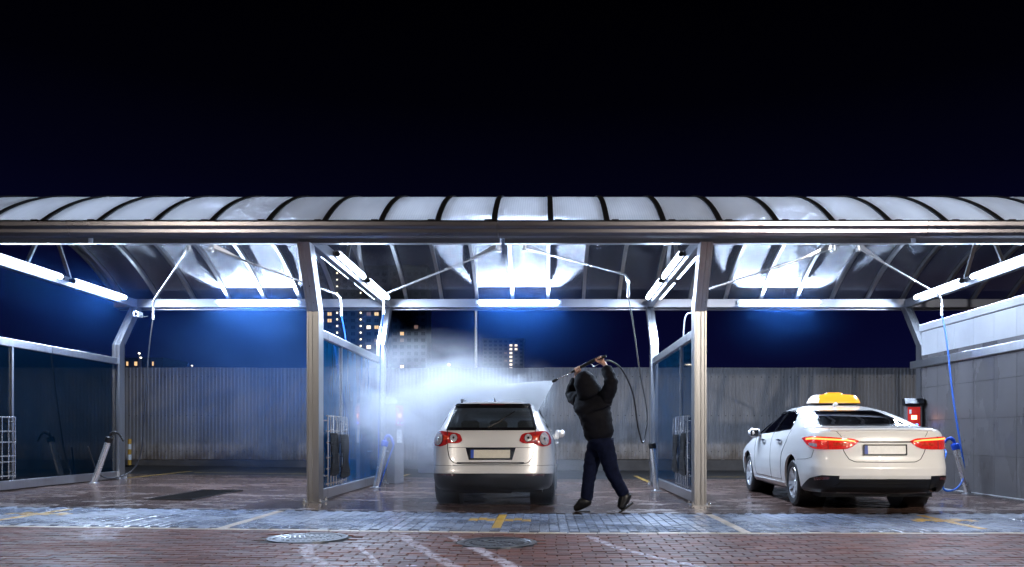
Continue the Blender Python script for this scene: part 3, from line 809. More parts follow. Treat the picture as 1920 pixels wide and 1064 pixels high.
class Car:
    def __init__(s, rows, n, m, crown):
        s.rows = rows; zs = [r[0] for r in rows]
        s.fw = pchip(zs, [r[1] for r in rows]); s.fr = pchip(zs, [r[2] for r in rows]); s.ff = pchip(zs, [r[3] for r in rows])
        s.n, s.m, s.crown = n, m, crown; s.cache = {}
    def pt(s, th, w, yr, yf, end):          # th 0 at the end centre .. pi/2 at the side
        c, q = math.cos(th), math.sin(th)
        u = q ** (2 / s.n); t = c ** (2 / s.m)
        yc, a = (yr + yf) / 2, (yf - yr) / 2
        x = w * u
        y = (yc - a * t + s.crown * u * u * t ** 8) if end == 0 else (yc + a * t - 2.5 * s.crown * u * u * t ** 8)
        return x, y
    def quarter(s, w, yr, yf, end, K):
        N_ = 260; P = []
        for i in range(N_ + 1):
            v = i / N_; v = v * v * (3 - 2 * v) if True else v; v = v * v * (3 - 2 * v)
            P.append(s.pt(v * math.pi / 2, w, yr, yf, end))
        L = [0]
        for a, b in zip(P[:-1], P[1:]): L.append(L[-1] + math.hypot(b[0] - a[0], b[1] - a[1]))
        return P, L
    def at(s, q, z):                        # q: metres along the skin from the rear centre line, signed
        k = round(z, 4)
        if k not in s.cache: s.cache[k] = s.quarter(s.fw(z), s.fr(z), s.ff(z), 0, 0)
        P, L = s.cache[k]; aq = min(abs(q), L[-1] - 1e-6)
        lo, hi = 0, len(L) - 1
        while hi - lo > 1:
            mid = (lo + hi) // 2
            if L[mid] <= aq: lo = mid
            else: hi = mid
        t = (aq - L[lo]) / max(1e-9, L[hi] - L[lo])
        x = P[lo][0] + (P[hi][0] - P[lo][0]) * t; y = P[lo][1] + (P[hi][1] - P[lo][1]) * t
        return Vector((x if q >= 0 else -x, y, z))
    def side(s, y, z, sd):
        w, yr, yf = s.fw(z), s.fr(z), s.ff(z); yc, a = (yr + yf) / 2, (yf - yr) / 2
        d = min(.9995, abs(y - yc) / a)
        return Vector((sd * w * (1 - d ** s.m) ** (1 / s.n), y, z))
    def P(s, a, z, mode, off=0.0):          # mode 'r' or side sign
        f = (lambda a_, z_: s.at(a_, z_)) if mode == 'r' else (lambda a_, z_: s.side(a_, z_, mode))
        p = f(a, z); e = .012
        du = f(a + e, z) - f(a - e, z); dv = f(a, z + e) - f(a, z - e)
        nn = du.cross(dv)
        if nn.length < 1e-12: nn = Vector((0, -1, 0))
        nn.normalize()
        if mode == 'r':
            if nn.dot(Vector((p.x, (p.y - 2.4), .2))) < 0: nn = -nn
        elif nn.x * mode < 0: nn = -nn
        return p + nn * off
    def patch(s, bot, top, mode, off=.003, thick=.012, nu=20, nv=6):
        B, T = rs_chain(bot, nu), rs_chain(top, nu); m = MB()
        def f(u, v, o):
            i = round(u * nu); a = B[i][0] + (T[i][0] - B[i][0]) * v; z = B[i][1] + (T[i][1] - B[i][1]) * v
            return s.P(a, z, mode, o)
        m.grid(lambda u, v: f(u, v, off), nu, nv)
        # skirt
        rim = [(i / nu, 0) for i in range(nu)] + [(1, j / nv) for j in range(nv)] + [(1 - i / nu, 1) for i in range(nu)] + [(0, 1 - j / nv) for j in range(nv)]
        vs = [f(u, v, off) for u, v in rim] + [f(u, v, off - thick) for u, v in rim]; k = len(rim)
        m.add(vs, [(i, (i + 1) % k, k + (i + 1) % k, k + i) for i in range(k)])
        return m
    def disc(s, c, r, mode, off=.006, n=20, ry=None):
        m = MB(); ry = ry or r
        vs = [s.P(c[0], c[1], mode, off)]; fs = []
        for rr_ in (.35, .7, 1.0):
            for k in range(n):
                a = 2 * math.pi * k / n; vs.append(s.P(c[0] + r * rr_ * math.cos(a), c[1] + ry * rr_ * math.sin(a), mode, off))
        for k in range(n):
            k2 = (k + 1) % n; fs.append((0, 1 + k, 1 + k2))
            for j in range(2): fs.append((1 + j * n + k, 1 + (j + 1) * n + k, 1 + (j + 1) * n + k2, 1 + j * n + k2))
        return m.add(vs, fs)
    def line(s, ch, mode, r=.004, off=0.0, n=24):
        return MB().tube([s.P(a, z, mode, off) for a, z in rs_chain(ch, n)], r, 5)
    def ring(s, outer, inner, mode, off=.004):   # band between two closed outlines with the same count
        m = MB(); n = 64
        o = rs_chain(outer + [outer[0]], n)[:-1]; i_ = rs_chain(inner + [inner[0]], n)[:-1]
        m.add([s.P(a, z, mode, off) for a, z in o] + [s.P(a, z, mode, off) for a, z in i_], [(k, (k + 1) % n, n + (k + 1) % n, n + k) for k in range(n)])
        return m
    def shell(s, sub=5, K=40):
        m = MB()
        def skin(inset):
            Z = []
            for i in range(len(s.rows) - 1):
                for k in range(sub): Z.append(s.rows[i][0] + (s.rows[i + 1][0] - s.rows[i][0]) * k / sub)
            Z.append(s.rows[-1][0]); base = len(m.v); R_ = 4 * K
            for zi, z in enumerate(Z):
                w, yr, yf = s.fw(z) - inset, s.fr(z) + inset * 1.2, s.ff(z) - inset * 1.2
                zz = z + inset * (1 - zi / (len(Z) - 1)) - inset * (zi / (len(Z) - 1))
                pts = []
                for end in (0, 1):
                    P, L = s.quarter(w, yr, yf, end, K); q = []
                    for k in range(K + 1):
                        aq = L[-1] * k / K; lo, hi = 0, len(L) - 1
                        while hi - lo > 1:
                            mid = (lo + hi) // 2
                            if L[mid] <= aq: lo = mid
                            else: hi = mid
                        t = (aq - L[lo]) / max(1e-9, L[hi] - L[lo])
                        q.append((P[lo][0] + (P[hi][0] - P[lo][0]) * t, P[lo][1] + (P[hi][1] - P[lo][1]) * t))
                    pts.append(q)
                r0, r1 = pts
                ringp = r0[:-1] + r1[::-1][:-1] + [(-x, y) for x, y in r1[:-1]] + [(-x, y) for x, y in r0[::-1][:-1]]
                m.v += [(x, y, zz) for x, y in ringp]
            n = len(Z)
            for j in range(n - 1):
                for k in range(R_):
                    k2 = (k + 1) % R_; f = [base + j * R_ + k, base + j * R_ + k2, base + (j + 1) * R_ + k2, base + (j + 1) * R_ + k]
                    m.f.append(f if not inset else f[::-1]); m.mi.append(0)
            # caps as centre fans
            for j, fl in ((0, True), (n - 1, False)):
                ring_ = [base + j * R_ + k for k in range(R_)]
                cy_ = sum(m.v[i][1] for i in ring_) / R_; m.v.append((0, cy_, m.v[ring_[0]][2] + (.004 if not fl else 0))); c = len(m.v) - 1
                for k in range(R_):
                    f = [c, ring_[k], ring_[(k + 1) % R_]]
                    if fl: f = f[::-1]
                    m.f.append(f if not inset else f[::-1]); m.mi.append(0)
        skin(0.0); skin(.03)
        return m
def boolean_cut(base_mb, cuts, name):
    me = base_mb.mesh(name, fix=False)
    me.update(); vol = 0.0
    for p in me.polygons: vol += Vector(p.center).dot(p.normal) * p.area
    if vol < 0: me.flip_normals()
    a = bpy.data.objects.new(name, me); COL.objects.link(a); tmp = []
    for c_ in cuts:
        b = bpy.data.objects.new('cut', c_.mesh('cut')); COL.objects.link(b); tmp.append(b)
        md = a.modifiers.new('b', 'BOOLEAN'); md.object = b; md.operation = 'DIFFERENCE'; md.solver = 'EXACT'
    dg = bpy.context.evaluated_depsgraph_get(); dg.update()
    out = bpy.data.meshes.new_from_object(a.evaluated_get(dg))
    bpy.data.objects.remove(a)
    for b in tmp: bpy.data.objects.remove(b)
    out.name = name; out.materials.clear()
    out.polygons.foreach_set('use_smooth', [True] * len(out.polygons)); out.set_sharp_from_angle(angle=R(38))
    return out
def car_paint(name, col, metal, rough):
    m, nt, b = nodes(name)
    b.inputs['Base Color'].default_value = (*col, 1); b.inputs['Metallic'].default_value = metal; b.inputs['Roughness'].default_value = rough
    b.inputs['Coat Weight'].default_value = 1.0; b.inputs['Coat Roughness'].default_value = .03
    d = noise(nt, 2.2, 6, .6, 'Object', (1, 1, 1.6)); sp = N(nt, 'ShaderNodeSeparateXYZ'); t = N(nt, 'ShaderNodeTexCoord'); nt.links.new(t.outputs['Object'], sp.inputs[0])
    lowz = math_(nt, 'MULTIPLY', math_(nt, 'SUBTRACT', .62, sp.outputs['Z'], clamp=True), 1.5, clamp=True)      # road dirt low on the body
    f = math_(nt, 'MULTIPLY', lowz, ramp(nt, d, (.35, 0.), (.65, .8)))
    nt.links.new(mix(nt, f, col, tuple(c * .62 for c in col)), b.inputs['Base Color'])
    dr = ramp(nt, noise(nt, 120, 2, .5, 'Object'), (.62, 0.), (.68, 1.))
    bump(nt, b, dr, .05, .002)
car_paint('paint_silver', (.72, .71, .71), .40, .34)
car_paint('paint_white', (.84, .83, .81), 0., .30)
plain('tyre', (.018, .018, .020), .62, bmp=.2, vscale=60)
plain('alloy', (.74, .75, .78), .28, .5)
plain('frit', (.006, .006, .008), .16)
plain('seat_cloth', (.03, .03, .034), .85)
plain('seam', (.012, .012, .012), .6)
plain('chrome', (.80, .80, .82), .08, 1.)
plain('plate_white', (.90, .89, .86), .35, var=.06, vscale=25)
plain('plate_cream', (.62, .58, .48), .35, var=.06, vscale=25)
plain('plate_blue', (.02, .07, .40), .35)
def lens_mat(name, col, em, es):
    m, nt, b = nodes(name)
    v = N(nt, 'ShaderNodeTexVoronoi'); v.inputs['Scale'].default_value = 34; t = N(nt, 'ShaderNodeTexCoord'); nt.links.new(t.outputs['Object'], v.inputs['Vector'])
    c = mix(nt, v.outputs['Distance'], col, tuple(min(1, x * 2.2 + .02) for x in col)); nt.links.new(c, b.inputs['Base Color'])
    b.inputs['Roughness'].default_value = .10; b.inputs['Coat Weight'].default_value = 1.0
    b.inputs['Emission Color'].default_value = (*em, 1); b.inputs['Emission Strength'].default_value = es
    bump(nt, b, v.outputs['Distance'], .5, .01)
lens_mat('lens_red', (.22, .003, .004), (1, .03, .02), .01)
lens_mat('lens_red_lit', (.22, .003, .003), (1, .02, .008), .35)
lens_mat('lens_orange', (.36, .022, .006), (1, .2, .05), .015)
lens_mat('lens_clear', (.22, .21, .23), (1, .9, .9), .0)
lens_mat('lens_dark_red', (.035, .004, .006), (1, .03, .02), .0)
emis('tail_strip', (1, .13, .03), 7.)

def wheel(parent, x, y, sd, r=.325, wd=.205, spokes=10):
    t = bpy.data.objects.new('wheel', None); COL.objects.link(t); t.parent = parent; t.location = (x, y, r); t.empty_display_size = .1
    # tyre around the x axis; outer face at sd * wd
    h = lambda v: sd * v
    pr = [(r * .66, h(.02)), (r * .66, h(wd - .012)), (r * .72, h(wd)), (r * .90, h(wd + .004)), (r * .965, h(wd - .012)), (r, h(wd - .035)), (r * .992, h(wd * .66)), (r * .992, h(wd * .64)), (r, h(wd * .62)), (r, h(wd * .38)), (r * .992, h(wd * .36)), (r * .992, h(wd * .34)), (r, h(.035)), (r * .95, h(.008)), (r * .8, h(0)), (r * .66, h(0))]
    m = MB().lathe(pr, 44, 'x', closed=True)
    for k in range(44):      # shoulder blocks
        a = 2 * math.pi * (k + .5) / 44
        for xo in (wd - .05, .02):
            ca, sa = math.cos(a), math.sin(a); q = []
            for (da, rr_) in ((-.045, r - .004), (.045, r - .004), (.045, r + .004), (-.045, r + .004)):
                q.append((rr_ * math.cos(a + da), rr_ * math.sin(a + da)))
            m.prism(q, 'x', h(xo), h(xo + .03))
    m.build('tyre', M['tyre'], t, 35)
    rim = MB().lathe([(r * .675, h(wd - .012)), (r * .66, h(wd - .004)), (r * .625, h(wd - .010)), (r * .60, h(wd - .05)), (r * .58, h(wd * .35)), (.0, h(wd * .32))], 40, 'x')
    rim.build('rim', M['alloy'], t, 40)
    sp_ = MB()
    for k in range(spokes):
        a = 2 * math.pi * k / spokes + (.10 if k % 2 else -.10)
        def pt(rad, off, dep): return (h(dep), rad * math.cos(a) - off * math.sin(a), rad * math.sin(a) + off * math.cos(a))
        vs = [pt(.035, -.024, wd - .040), pt(.035, .024, wd - .040), pt(r * .63, .023, wd - .006), pt(r * .63, -.023, wd - .006),
              pt(.035, -.014, wd - .080), pt(.035, .014, wd - .080), pt(r * .62, .012, wd - .05), pt(r * .62, -.012, wd - .05)]
        sp_.add(vs, [(0, 1, 2, 3), (4, 7, 6, 5), (0, 3, 7, 4), (1, 5, 6, 2), (0, 4, 5, 1), (3, 2, 6, 7)])
    sp_.lathe([(0, h(wd - .030)), (.03, h(wd - .032)), (.042, h(wd - .045)), (.05, h(wd - .09))], 20, 'x')
    sp_.build('spokes', M['alloy'], t, 40)
    MB().lathe([(r * .56, h(wd * .34)), (.0, h(wd * .34))], 24, 'x').build('brake_disc', M['cast_iron'], t)
    return t
def seat(parent, x, y, w_=.5, bench=False):
    m = MB()
    m.box(x - w_ / 2, x + w_ / 2, y, y + .5, .32, .5, ch=.04)
    m.box(x - w_ / 2 + .01, x + w_ / 2 - .01, y - .10, y + .06, .42, 1.02, ch=.05)
    for hx in ((x,) if not bench else (x - .42, x, x + .42)): m.box(hx - .13, hx + .13, y - .09, y + .02, 1.03, 1.20, ch=.035)
    m.build('seat', M['seat_cloth'], parent)
def box_part(parent, name, mat, *a, **k): return MB().box(*a, **k).build(name, M[mat], parent)

# ------------------------------------------------------------------ silver estate
EST = [(.245, .79, .13, 4.50), (.285, .82, .05, 4.60), (.40, .84, .015, 4.66), (.47, .848, .0, 4.68), (.50, .85, .004, 4.68), (.60, .855, .03, 4.66), (.75, .858, .06, 4.58), (.84, .853, .075, 4.30), (.93, .838, .09, 3.85),
       (1.00, .80, .11, 3.45), (1.06, .762, .135, 3.20), (1.15, .712, .20, 2.98), (1.25, .66, .275, 2.72), (1.33, .615, .335, 2.50), (1.385, .575, .36, 2.30), (1.42, .52, .37, 2.12), (1.442, .43, .44, 1.95), (1.452, .30, .6, 1.75), (1.458, .12, .8, 1.5)]
C = Car(EST, 7.0, 8.0, .05)
car = thing('estate_car', 'wet silver estate car being rinsed, rear wiper raised, seen from behind', 'car', (-.715, 10.62, gz(-.7)), R(-1.6))
cut = []
win = [(-.60, 1.065), (.60, 1.065), (.515, 1.365), (-.515, 1.365)]
cut.append(MB().prism(win, 'y', -.5, .75))
cut.append(MB().prism([(-.60, 1.03), (.60, 1.03), (.48, 1.36), (-.48, 1.36)], 'y', 2.0, 4.5))
SW = [(.62, 1.09), (1.5, 1.05), (2.95, 1.04), (2.45, 1.33), (1.2, 1.345), (.72, 1.30)]
cut.append(MB().prism(SW, 'x', -1.2, -.42)); cut.append(MB().prism(SW, 'x', .42, 1.2))
for sd in (-1, 1):
    for yy in (.93, 3.58): cut.append(MB().lathe([(0, sd * .50), (.355, sd * .50), (.365, sd * 1.2), (0, sd * 1.2)], 36, 'x', (0, yy, .335)))
o = link_mesh(boolean_cut(C.shell(), cut, 'body'), 'body', M['paint_silver'], car)
def cp(mb, n, mat, sm=40, par=car): return mb.build(n, M[mat], par, sm)
cp(C.patch(win[:2], win[3:1:-1], 'r', .002, .006, 20, 10), 'rear_window', 'car_glass', 40)
cp(C.ring([(-.625, 1.045), (.625, 1.045), (.535, 1.385), (-.535, 1.385)], [(-.575, 1.085), (.575, 1.085), (.505, 1.350), (-.505, 1.350)], 'r', .004), 'window_frame', 'frit', None)
for sd in (-1, 1):
    cp(C.patch([(.64, 1.095), (1.5, 1.055), (2.93, 1.045)], [(.73, 1.295), (1.2, 1.34), (2.45, 1.325)], sd, -.002, .004, 18, 6), 'side_window', 'car_glass_dark', 40)
    cp(MB().tube([C.P(a, z, sd, .004) for a, z in rs_chain(SW[:3] + SW[3:] + [SW[0]], 40)], .012, 5), 'window_trim', 'frit')
    cp(C.patch([(1.42, 1.06), (1.50, 1.06)], [(1.42, 1.34), (1.50, 1.34)], sd, .004, .008, 2, 6), 'pillar', 'frit')
ws = Car(EST, 7.0, 8.0, .05)
m = MB(); m.grid(lambda u, v: (( -.60 + 1.2 * u) * (1 - .2 * v), 3.36 - .98 * v, 1.03 + .34 * v), 8, 6); cp(m, 'windscreen', 'car_glass', 40)
# roof spoiler with high brake light
sp_ = cp(C.patch([(-.53, 1.372), (0, 1.378), (.53, 1.372)], [(-.51, 1.402), (0, 1.409), (.51, 1.402)], 'r', .024, .04, 24, 3), 'spoiler', 'frit')
cp(C.patch([(-.17, 1.386), (.17, 1.386)], [(-.16, 1.404), (.16, 1.404)], 'r', .031, .006, 10, 2), 'brake_light', 'lens_dark_red', par=sp_)
for sd in (-1, 1):
    cp(MB().tube([(sd * .455, .62, 1.435), (sd * .47, .70, 1.48), (sd * .49, 1.0, 1.492), (sd * .50, 1.9, 1.49), (sd * .49, 2.2, 1.46)], .016, 8), 'roof_rail', 'black_plastic')
cp(MB().tube([(.0, .75, 1.455), (.0, .62, 1.50)], [.012, .006], 6), 'antenna', 'black_plastic')
# tailgate outline, handle strip, plate
cp(C.line([(-.60, 1.05), (-.592, .90), (-.585, .80), (-.56, .68), (-.50, .612), (-.40, .598), (0, .594), (.40, .598), (.50, .612), (.56, .68), (.585, .80), (.592, .90), (.60, 1.05)], 'r', .006, n=60), 'tailgate_seam', 'seam')
cp(C.line([(-.57, .815), (.57, .815)], 'r', .0035, n=20), 'tailgate_crease', 'seam')
cp(C.patch([(-.45, .606), (.45, .606)], [(-.45, .62), (.45, .62)], 'r', .006, .01, 16, 1), 'chrome_strip', 'chrome')
rec = cp(C.patch([(-.29, .652), (.29, .652)], [(-.335, .812), (.335, .812)], 'r', .004, .01, 14, 4), 'plate_recess', 'chrome')
plate = cp(C.patch([(-.265, .672), (.265, .672)], [(-.265, .785), (.265, .785)], 'r', .014, .01, 12, 3), 'number_plate', 'plate_cream')
cp(C.patch([(-.263, .674), (-.222, .674)], [(-.263, .783), (-.222, .783)], 'r', .017, .004, 3, 3), 'country_strip', 'plate_blue', par=plate)
cp(C.ring([(-.278, .660), (.278, .660), (.278, .797), (-.278, .797)], [(-.262, .674), (.262, .674), (.262, .783), (-.262, .783)], 'r', .017), 'plate_frame', 'black_plastic', None, par=plate)
# tail lamps
for sd in (-1, 1):
    f = lambda ch: [(sd * a, z) for a, z in ch]
    lp = cp(C.patch(f([(.90, .870), (.80, .838), (.70, .826), (.62, .848), (.58, .872), (.43, .872), (.385, .905)]), f([(.90, .985), (.82, 1.022), (.70, 1.036), (.58, 1.022), (.46, 1.008), (.41, .985), (.388, .93)]), 'r', .012, .03, 24, 8), 'tail_lamp', 'lens_red')
    for cq, cz, cr, cn in ((.735, .928, .078, 'reversing_lens'), (.500, .942, .049, 'indicator_lens')):
        cp(C.disc((sd * cq, cz), cr * 1.10, 'r', .018, 24), 'lens_rim', 'chrome', par=lp)
        cp(C.disc((sd * cq, cz), cr, 'r', .021, 24), cn, 'lens_clear', par=lp)
        cp(C.disc((sd * cq, cz), cr * .34, 'r', .024, 16), 'bulb_cap', 'chrome', par=lp)
    cp(C.patch(f([(.565, .915), (.645, .915)]), f([(.565, .965), (.645, .975)]), 'r', .017, .005, 4, 3), 'orange_lens', 'lens_orange', par=lp)
    cp(C.line(f([(.592, .87), (.592, 1.02)]), 'r', .004, .013, 8), 'lamp_split', 'seam', par=lp)
# lower bumper and underside
cp(C.patch([(-.98, .255), (-.7, .247), (0, .246), (.7, .247), (.98, .255)], [(-1.10, .455), (-.7, .47), (0, .474), (.7, .47), (1.10, .455)], 'r', .008, .03, 44, 5), 'lower_bumper', 'black_plastic')
cp(C.line([(-1.25, .56), (-.9, .575), (0, .575), (.9, .575), (1.25, .56)], 'r', .003, n=40), 'bumper_seam', 'seam')
cp(C.patch([(.52, .445), (.585, .445)], [(.52, .50), (.585, .50)], 'r', .003, .004, 3, 3), 'tow_cover', 'paint_silver')
for sd in (-1, 1): cp(C.patch([(sd * .46, .445), (sd * .74, .445)], [(sd * .46, .463), (sd * .74, .463)], 'r', .012, .004, 8, 1), 'reflector', 'lens_dark_red')
box_part(car, 'underbody', 'black_plastic', -.68, .68, .30, 4.3, .20, .30)
box_part(car, 'exhaust_box', 'cast_iron', -.50, .30, .22, .55, .19, .29, ch=.04)
# wiper
cp(MB().tube([C.P(-.04, 1.075, 'r', .025), C.P(.10, 1.14, 'r', .03), C.P(.19, 1.205, 'r', .032)], [.016, .010, .008], 6), 'wiper_arm', 'black_plastic')
cp(MB().tube([C.P(.06, 1.135, 'r', .030), C.P(.19, 1.205, 'r', .036), C.P(.305, 1.285, 'r', .032)], [.006, .010, .006], 5), 'wiper_blade', 'black_plastic')
# mirrors, handles, wheels, cabin
for sd in (-1, 1):
    mr_ = cp(MB().grid(lambda u, v: (sd * (.83 + .03 * (1 - math.cos(u * math.pi)) ), 2.62 - .07 * math.sin(v * math.pi), .99 + .065 * math.cos(v * 2 * math.pi) * (.55 + .45 * math.sin(u * math.pi)) + .04 * math.sin(v * 2 * math.pi)), 8, 14), 'mirror_foot', 'paint_silver', 60)
    m = MB()
    for k in range(9):
        a = k / 8; 
    m.tube([(sd * .80, 2.66, .98), (sd * .86, 2.64, .985), (sd * .885, 2.63, 1.0), (sd * .955, 2.62, 1.005), (sd * .985, 2.62, 1.0)], [.02, .03, .066, .062, .03], 14); cp(m, 'mirror', 'paint_silver', 60)
    cp(MB().tube([C.P(1.35, .86, sd, .015), C.P(1.40, .865, sd, .035), C.P(1.52, .87, sd, .035), C.P(1.57, .87, sd, .015)], .014, 6), 'door_handle', 'paint_silver')
    cp(C.line([(.62, 1.06), (.70, .93), (1.28, .70), (1.34, .40), (1.34, .30)], sd, .004), 'door_seam', 'seam')
    cp(C.patch([(1.3, .46), (3.2, .46)], [(1.3, .50), (3.2, .50)], sd, .008, .012, 14, 1), 'side_trim', 'black_plastic')
    for yy in (.93, 3.58):
        wheel(car, sd * .635, yy, sd, .318, .205)
        m = MB(); m.lathe([(.36, sd * .50), (.36, sd * .80)], 30, 'x', (0, yy, .335)); m.lathe([(0, sd * .50), (.36, sd * .50)], 30, 'x', (0, yy, .335)); cp(m, 'wheel_well', 'black_plastic')
    seat(car, sd * .36, 2.35)
seat(car, 0, 1.35, 1.18, True)
box_part(car, 'dashboard', 'seat_cloth', -.62, .62, 2.95, 3.25, .75, 1.02, ch=.04)
box_part(car, 'boot_floor', 'seat_cloth', -.6, .6, .25, 1.3, .55, .60)
box_part(car, 'inner_mirror', 'black_plastic', -.10, .10, 2.62, 2.65, 1.26, 1.32, ch=.01)

# ------------------------------------------------------------------ white taxi
TAX = [(.235, .84, .20, 4.72), (.275, .88, .10, 4.80), (.36, .90, .05, 4.84), (.445, .912, .012, 4.86), (.48, .916, .0, 4.86), (.56, .92, .0, 4.86), (.62, .922, .02, 4.85), (.70, .92, .045, 4.80), (.78, .917, .055, 4.62), (.85, .91, .06, 4.38), (.93, .898, .07, 4.05),
       (.985, .882, .085, 3.75), (1.03, .858, .105, 3.52), (1.062, .838, .15, 3.42), (1.085, .822, .34, 3.36), (1.105, .808, .60, 3.30), (1.15, .780, .80, 3.18), (1.22, .732, 1.06, 3.0), (1.30, .672, 1.40, 2.82), (1.365, .612, 1.72, 2.66), (1.405, .545, 1.96, 2.55), (1.432, .44, 2.12, 2.46), (1.446, .30, 2.2, 2.4), (1.452, .12, 2.25, 2.35)]
C = Car(TAX, 7.0, 10.0, .075)
TAXI_LOC = (4.36, 10.18, 0)
car = thing('taxi_car', 'white saloon taxi with lit red tail lights parked in the right bay', 'car', TAXI_LOC, R(-2.2))
cut = []
rw = [(-.60, 1.125), (.60, 1.125), (.45, 1.345), (-.45, 1.345)]
cut.append(MB().prism(rw, 'y', -.5, 1.95))
cut.append(MB().prism([(-.62, 1.08), (.62, 1.08), (.48, 1.38), (-.48, 1.38)], 'y', 2.5, 4.5))
SWR = [(1.44, 1.08), (2.20, 1.05), (2.20, 1.350), (1.92, 1.345), (1.62, 1.29), (1.45, 1.18)]
SWF = [(2.29, 1.048), (3.22, 1.02), (3.14, 1.09), (2.80, 1.27), (2.62, 1.33), (2.29, 1.350)]
for sd in (-1, 1):
    for poly in (SWR, SWF): cut.append(MB().prism(poly, 'x', sd * .45, sd * 1.2))
    for yy in (1.08, 3.90): cut.append(MB().lathe([(0, sd * .52), (.372, sd * .52), (.380, sd * 1.2), (0, sd * 1.2)], 40, 'x', (0, yy, .345)))
link_mesh(boolean_cut(C.shell(), cut, 'body'), 'body', M['paint_white'], car)
cp = lambda mb, n, mat, sm=40, par=car: mb.build(n, M[mat], par, sm)
m = MB(); rwp = lambda x, z: C.at(x, z)
cp(C.patch([(-.60, 1.125), (.60, 1.125)], [(-.452, 1.346), (.452, 1.346)], 'r', .0035, .004, 28, 16), 'rear_window', 'car_glass_dark', 40)
cp(C.ring([(-.615, 1.115), (.615, 1.115), (.462, 1.353), (-.462, 1.353)], [(-.578, 1.138), (.578, 1.138), (.442, 1.336), (-.442, 1.336)], 'r', .006), 'window_frame', 'frit', None)
m = MB(); m.grid(lambda u, v: ((-.64 + 1.28 * u) * (1 - .24 * v), 3.40 - .78 * v, 1.07 + .31 * v), 8, 6); cp(m, 'windscreen', 'car_glass_dark', 40)
for sd in (-1, 1):
    cp(C.patch([(1.43, 1.081), (2.21, 1.048)], [(1.45, 1.19), (1.62, 1.293), (1.92, 1.348), (2.21, 1.353)], sd, -.004, .004, 14, 6), 'side_window', 'car_glass_dark', 40)
    cp(C.patch([(2.28, 1.046), (3.24, 1.018)], [(2.28, 1.353), (2.62, 1.333), (2.80, 1.273), (3.16, 1.08)], sd, -.004, .004, 14, 6), 'side_window', 'car_glass_dark', 40)
    cp(C.patch([(2.185, 1.05), (2.305, 1.045)], [(2.185, 1.354), (2.305, 1.354)], sd, .004, .008, 2, 6), 'pillar', 'frit')
    out = [(1.42, 1.08), (2.25, 1.045), (3.26, 1.012), (2.82, 1.28), (2.62, 1.342), (2.25, 1.360), (1.92, 1.355), (1.61, 1.30), (1.43, 1.19), (1.42, 1.08)]
    cp(MB().tube([C.P(a, z, sd, .002) for a, z in rs_chain(out, 60)], .010, 5), 'window_trim', 'frit')
# boot lid
cp(C.line([(-.52, .81), (-.50, .76), (-.45, .68), (-.38, .648), (0, .642), (.38, .648), (.45, .68), (.50, .76), (.52, .81)], 'r', .005, n=50), 'boot_seam', 'seam')
cp(C.line([(-.53, .97), (-.60, 1.06), (-.64, 1.10)], 'r', .003, n=12), 'boot_seam', 'seam'); cp(C.line([(.53, .97), (.60, 1.06), (.64, 1.10)], 'r', .003, n=12), 'boot_seam', 'seam')
cp(C.patch([(-.33, .896), (.33, .896)], [(-.33, .910), (.33, .910)], 'r', .012, .014, 16, 1), 'chrome_strip', 'frit')
cp(C.patch([(-.66, 1.036), (0, 1.044), (.66, 1.036)], [(-.66, 1.056), (0, 1.066), (.66, 1.056)], 'r', .022, .03, 24, 2), 'boot_lip', 'paint_white')
plate = cp(C.patch([(-.26, .745), (.26, .745)], [(-.26, .857), (.26, .857)], 'r', .016, .012, 12, 3), 'number_plate', 'plate_white')
cp(C.patch([(-.258, .747), (-.218, .747)], [(-.258, .855), (-.218, .855)], 'r', .019, .004, 3, 3), 'country_strip', 'plate_blue', par=plate)
cp(C.ring([(-.276, .730), (.276, .730), (.276, .872), (-.276, .872)], [(-.257, .748), (.257, .748), (.257, .854), (-.257, .854)], 'r', .019), 'plate_frame', 'black_plastic', None, par=plate)
for sd in (-1, 1):
    f = lambda ch: [(sd * a, z) for a, z in ch]
    lp = cp(C.patch(f([(1.22, .945), (1.05, .872), (.90, .815), (.75, .806), (.60, .808), (.47, .815), (.40, .845), (.325, .905)]), f([(1.22, .952), (1.05, .965), (.90, .972), (.75, .968), (.60, .958), (.47, .950), (.40, .945), (.328, .918)]), 'r', .012, .03, 28, 8), 'tail_lamp', 'lens_red_lit')
    cp(C.patch(f([(1.06, .928), (.90, .935), (.70, .925), (.50, .915), (.37, .905)]), f([(1.06, .948), (.90, .957), (.70, .945), (.50, .934), (.37, .915)]), 'r', .020, .01, 20, 2), 'light_strip', 'tail_strip', par=lp)
    cp(C.patch(f([(.98, .855), (.84, .835)]), f([(.98, .89), (.84, .88)]), 'r', .018, .006, 8, 2), 'reversing_lens', 'lens_clear', par=lp)
    cp(C.patch(f([(.64, .85), (.47, .86)]), f([(.64, .888), (.47, .890)]), 'r', .018, .006, 8, 2), 'indicator_lens', 'lens_orange', par=lp)
    cp(C.line(f([(.70, .81), (.70, .965)]), 'r', .004, .012, 8), 'lamp_split', 'seam', par=lp)
    # black lower corner and reflector
    cp(C.patch(f([(1.24, .27), (.95, .262), (.75, .258), (.58, .255)]), f([(1.26, .29), (1.0, .43), (.80, .475), (.58, .47)]), 'r', .012, .03, 20, 6), 'bumper_corner', 'black_plastic')
    cp(C.patch(f([(.90, .405), (.70, .43)]), f([(.90, .445), (.70, .462)]), 'r', .018, .006, 8, 2), 'reflector', 'lens_dark_red')
cp(C.patch([(-.80, .262), (0, .25), (.80, .262)], [(-.80, .428), (0, .432), (.80, .428)], 'r', .008, .03, 40, 5), 'lower_bumper', 'black_plastic')
cp(C.patch([(-.62, .33), (.56, .33)], [(-.56, .385), (.52, .385)], 'r', .022, .02, 24, 3), 'diffuser', 'black_plastic')
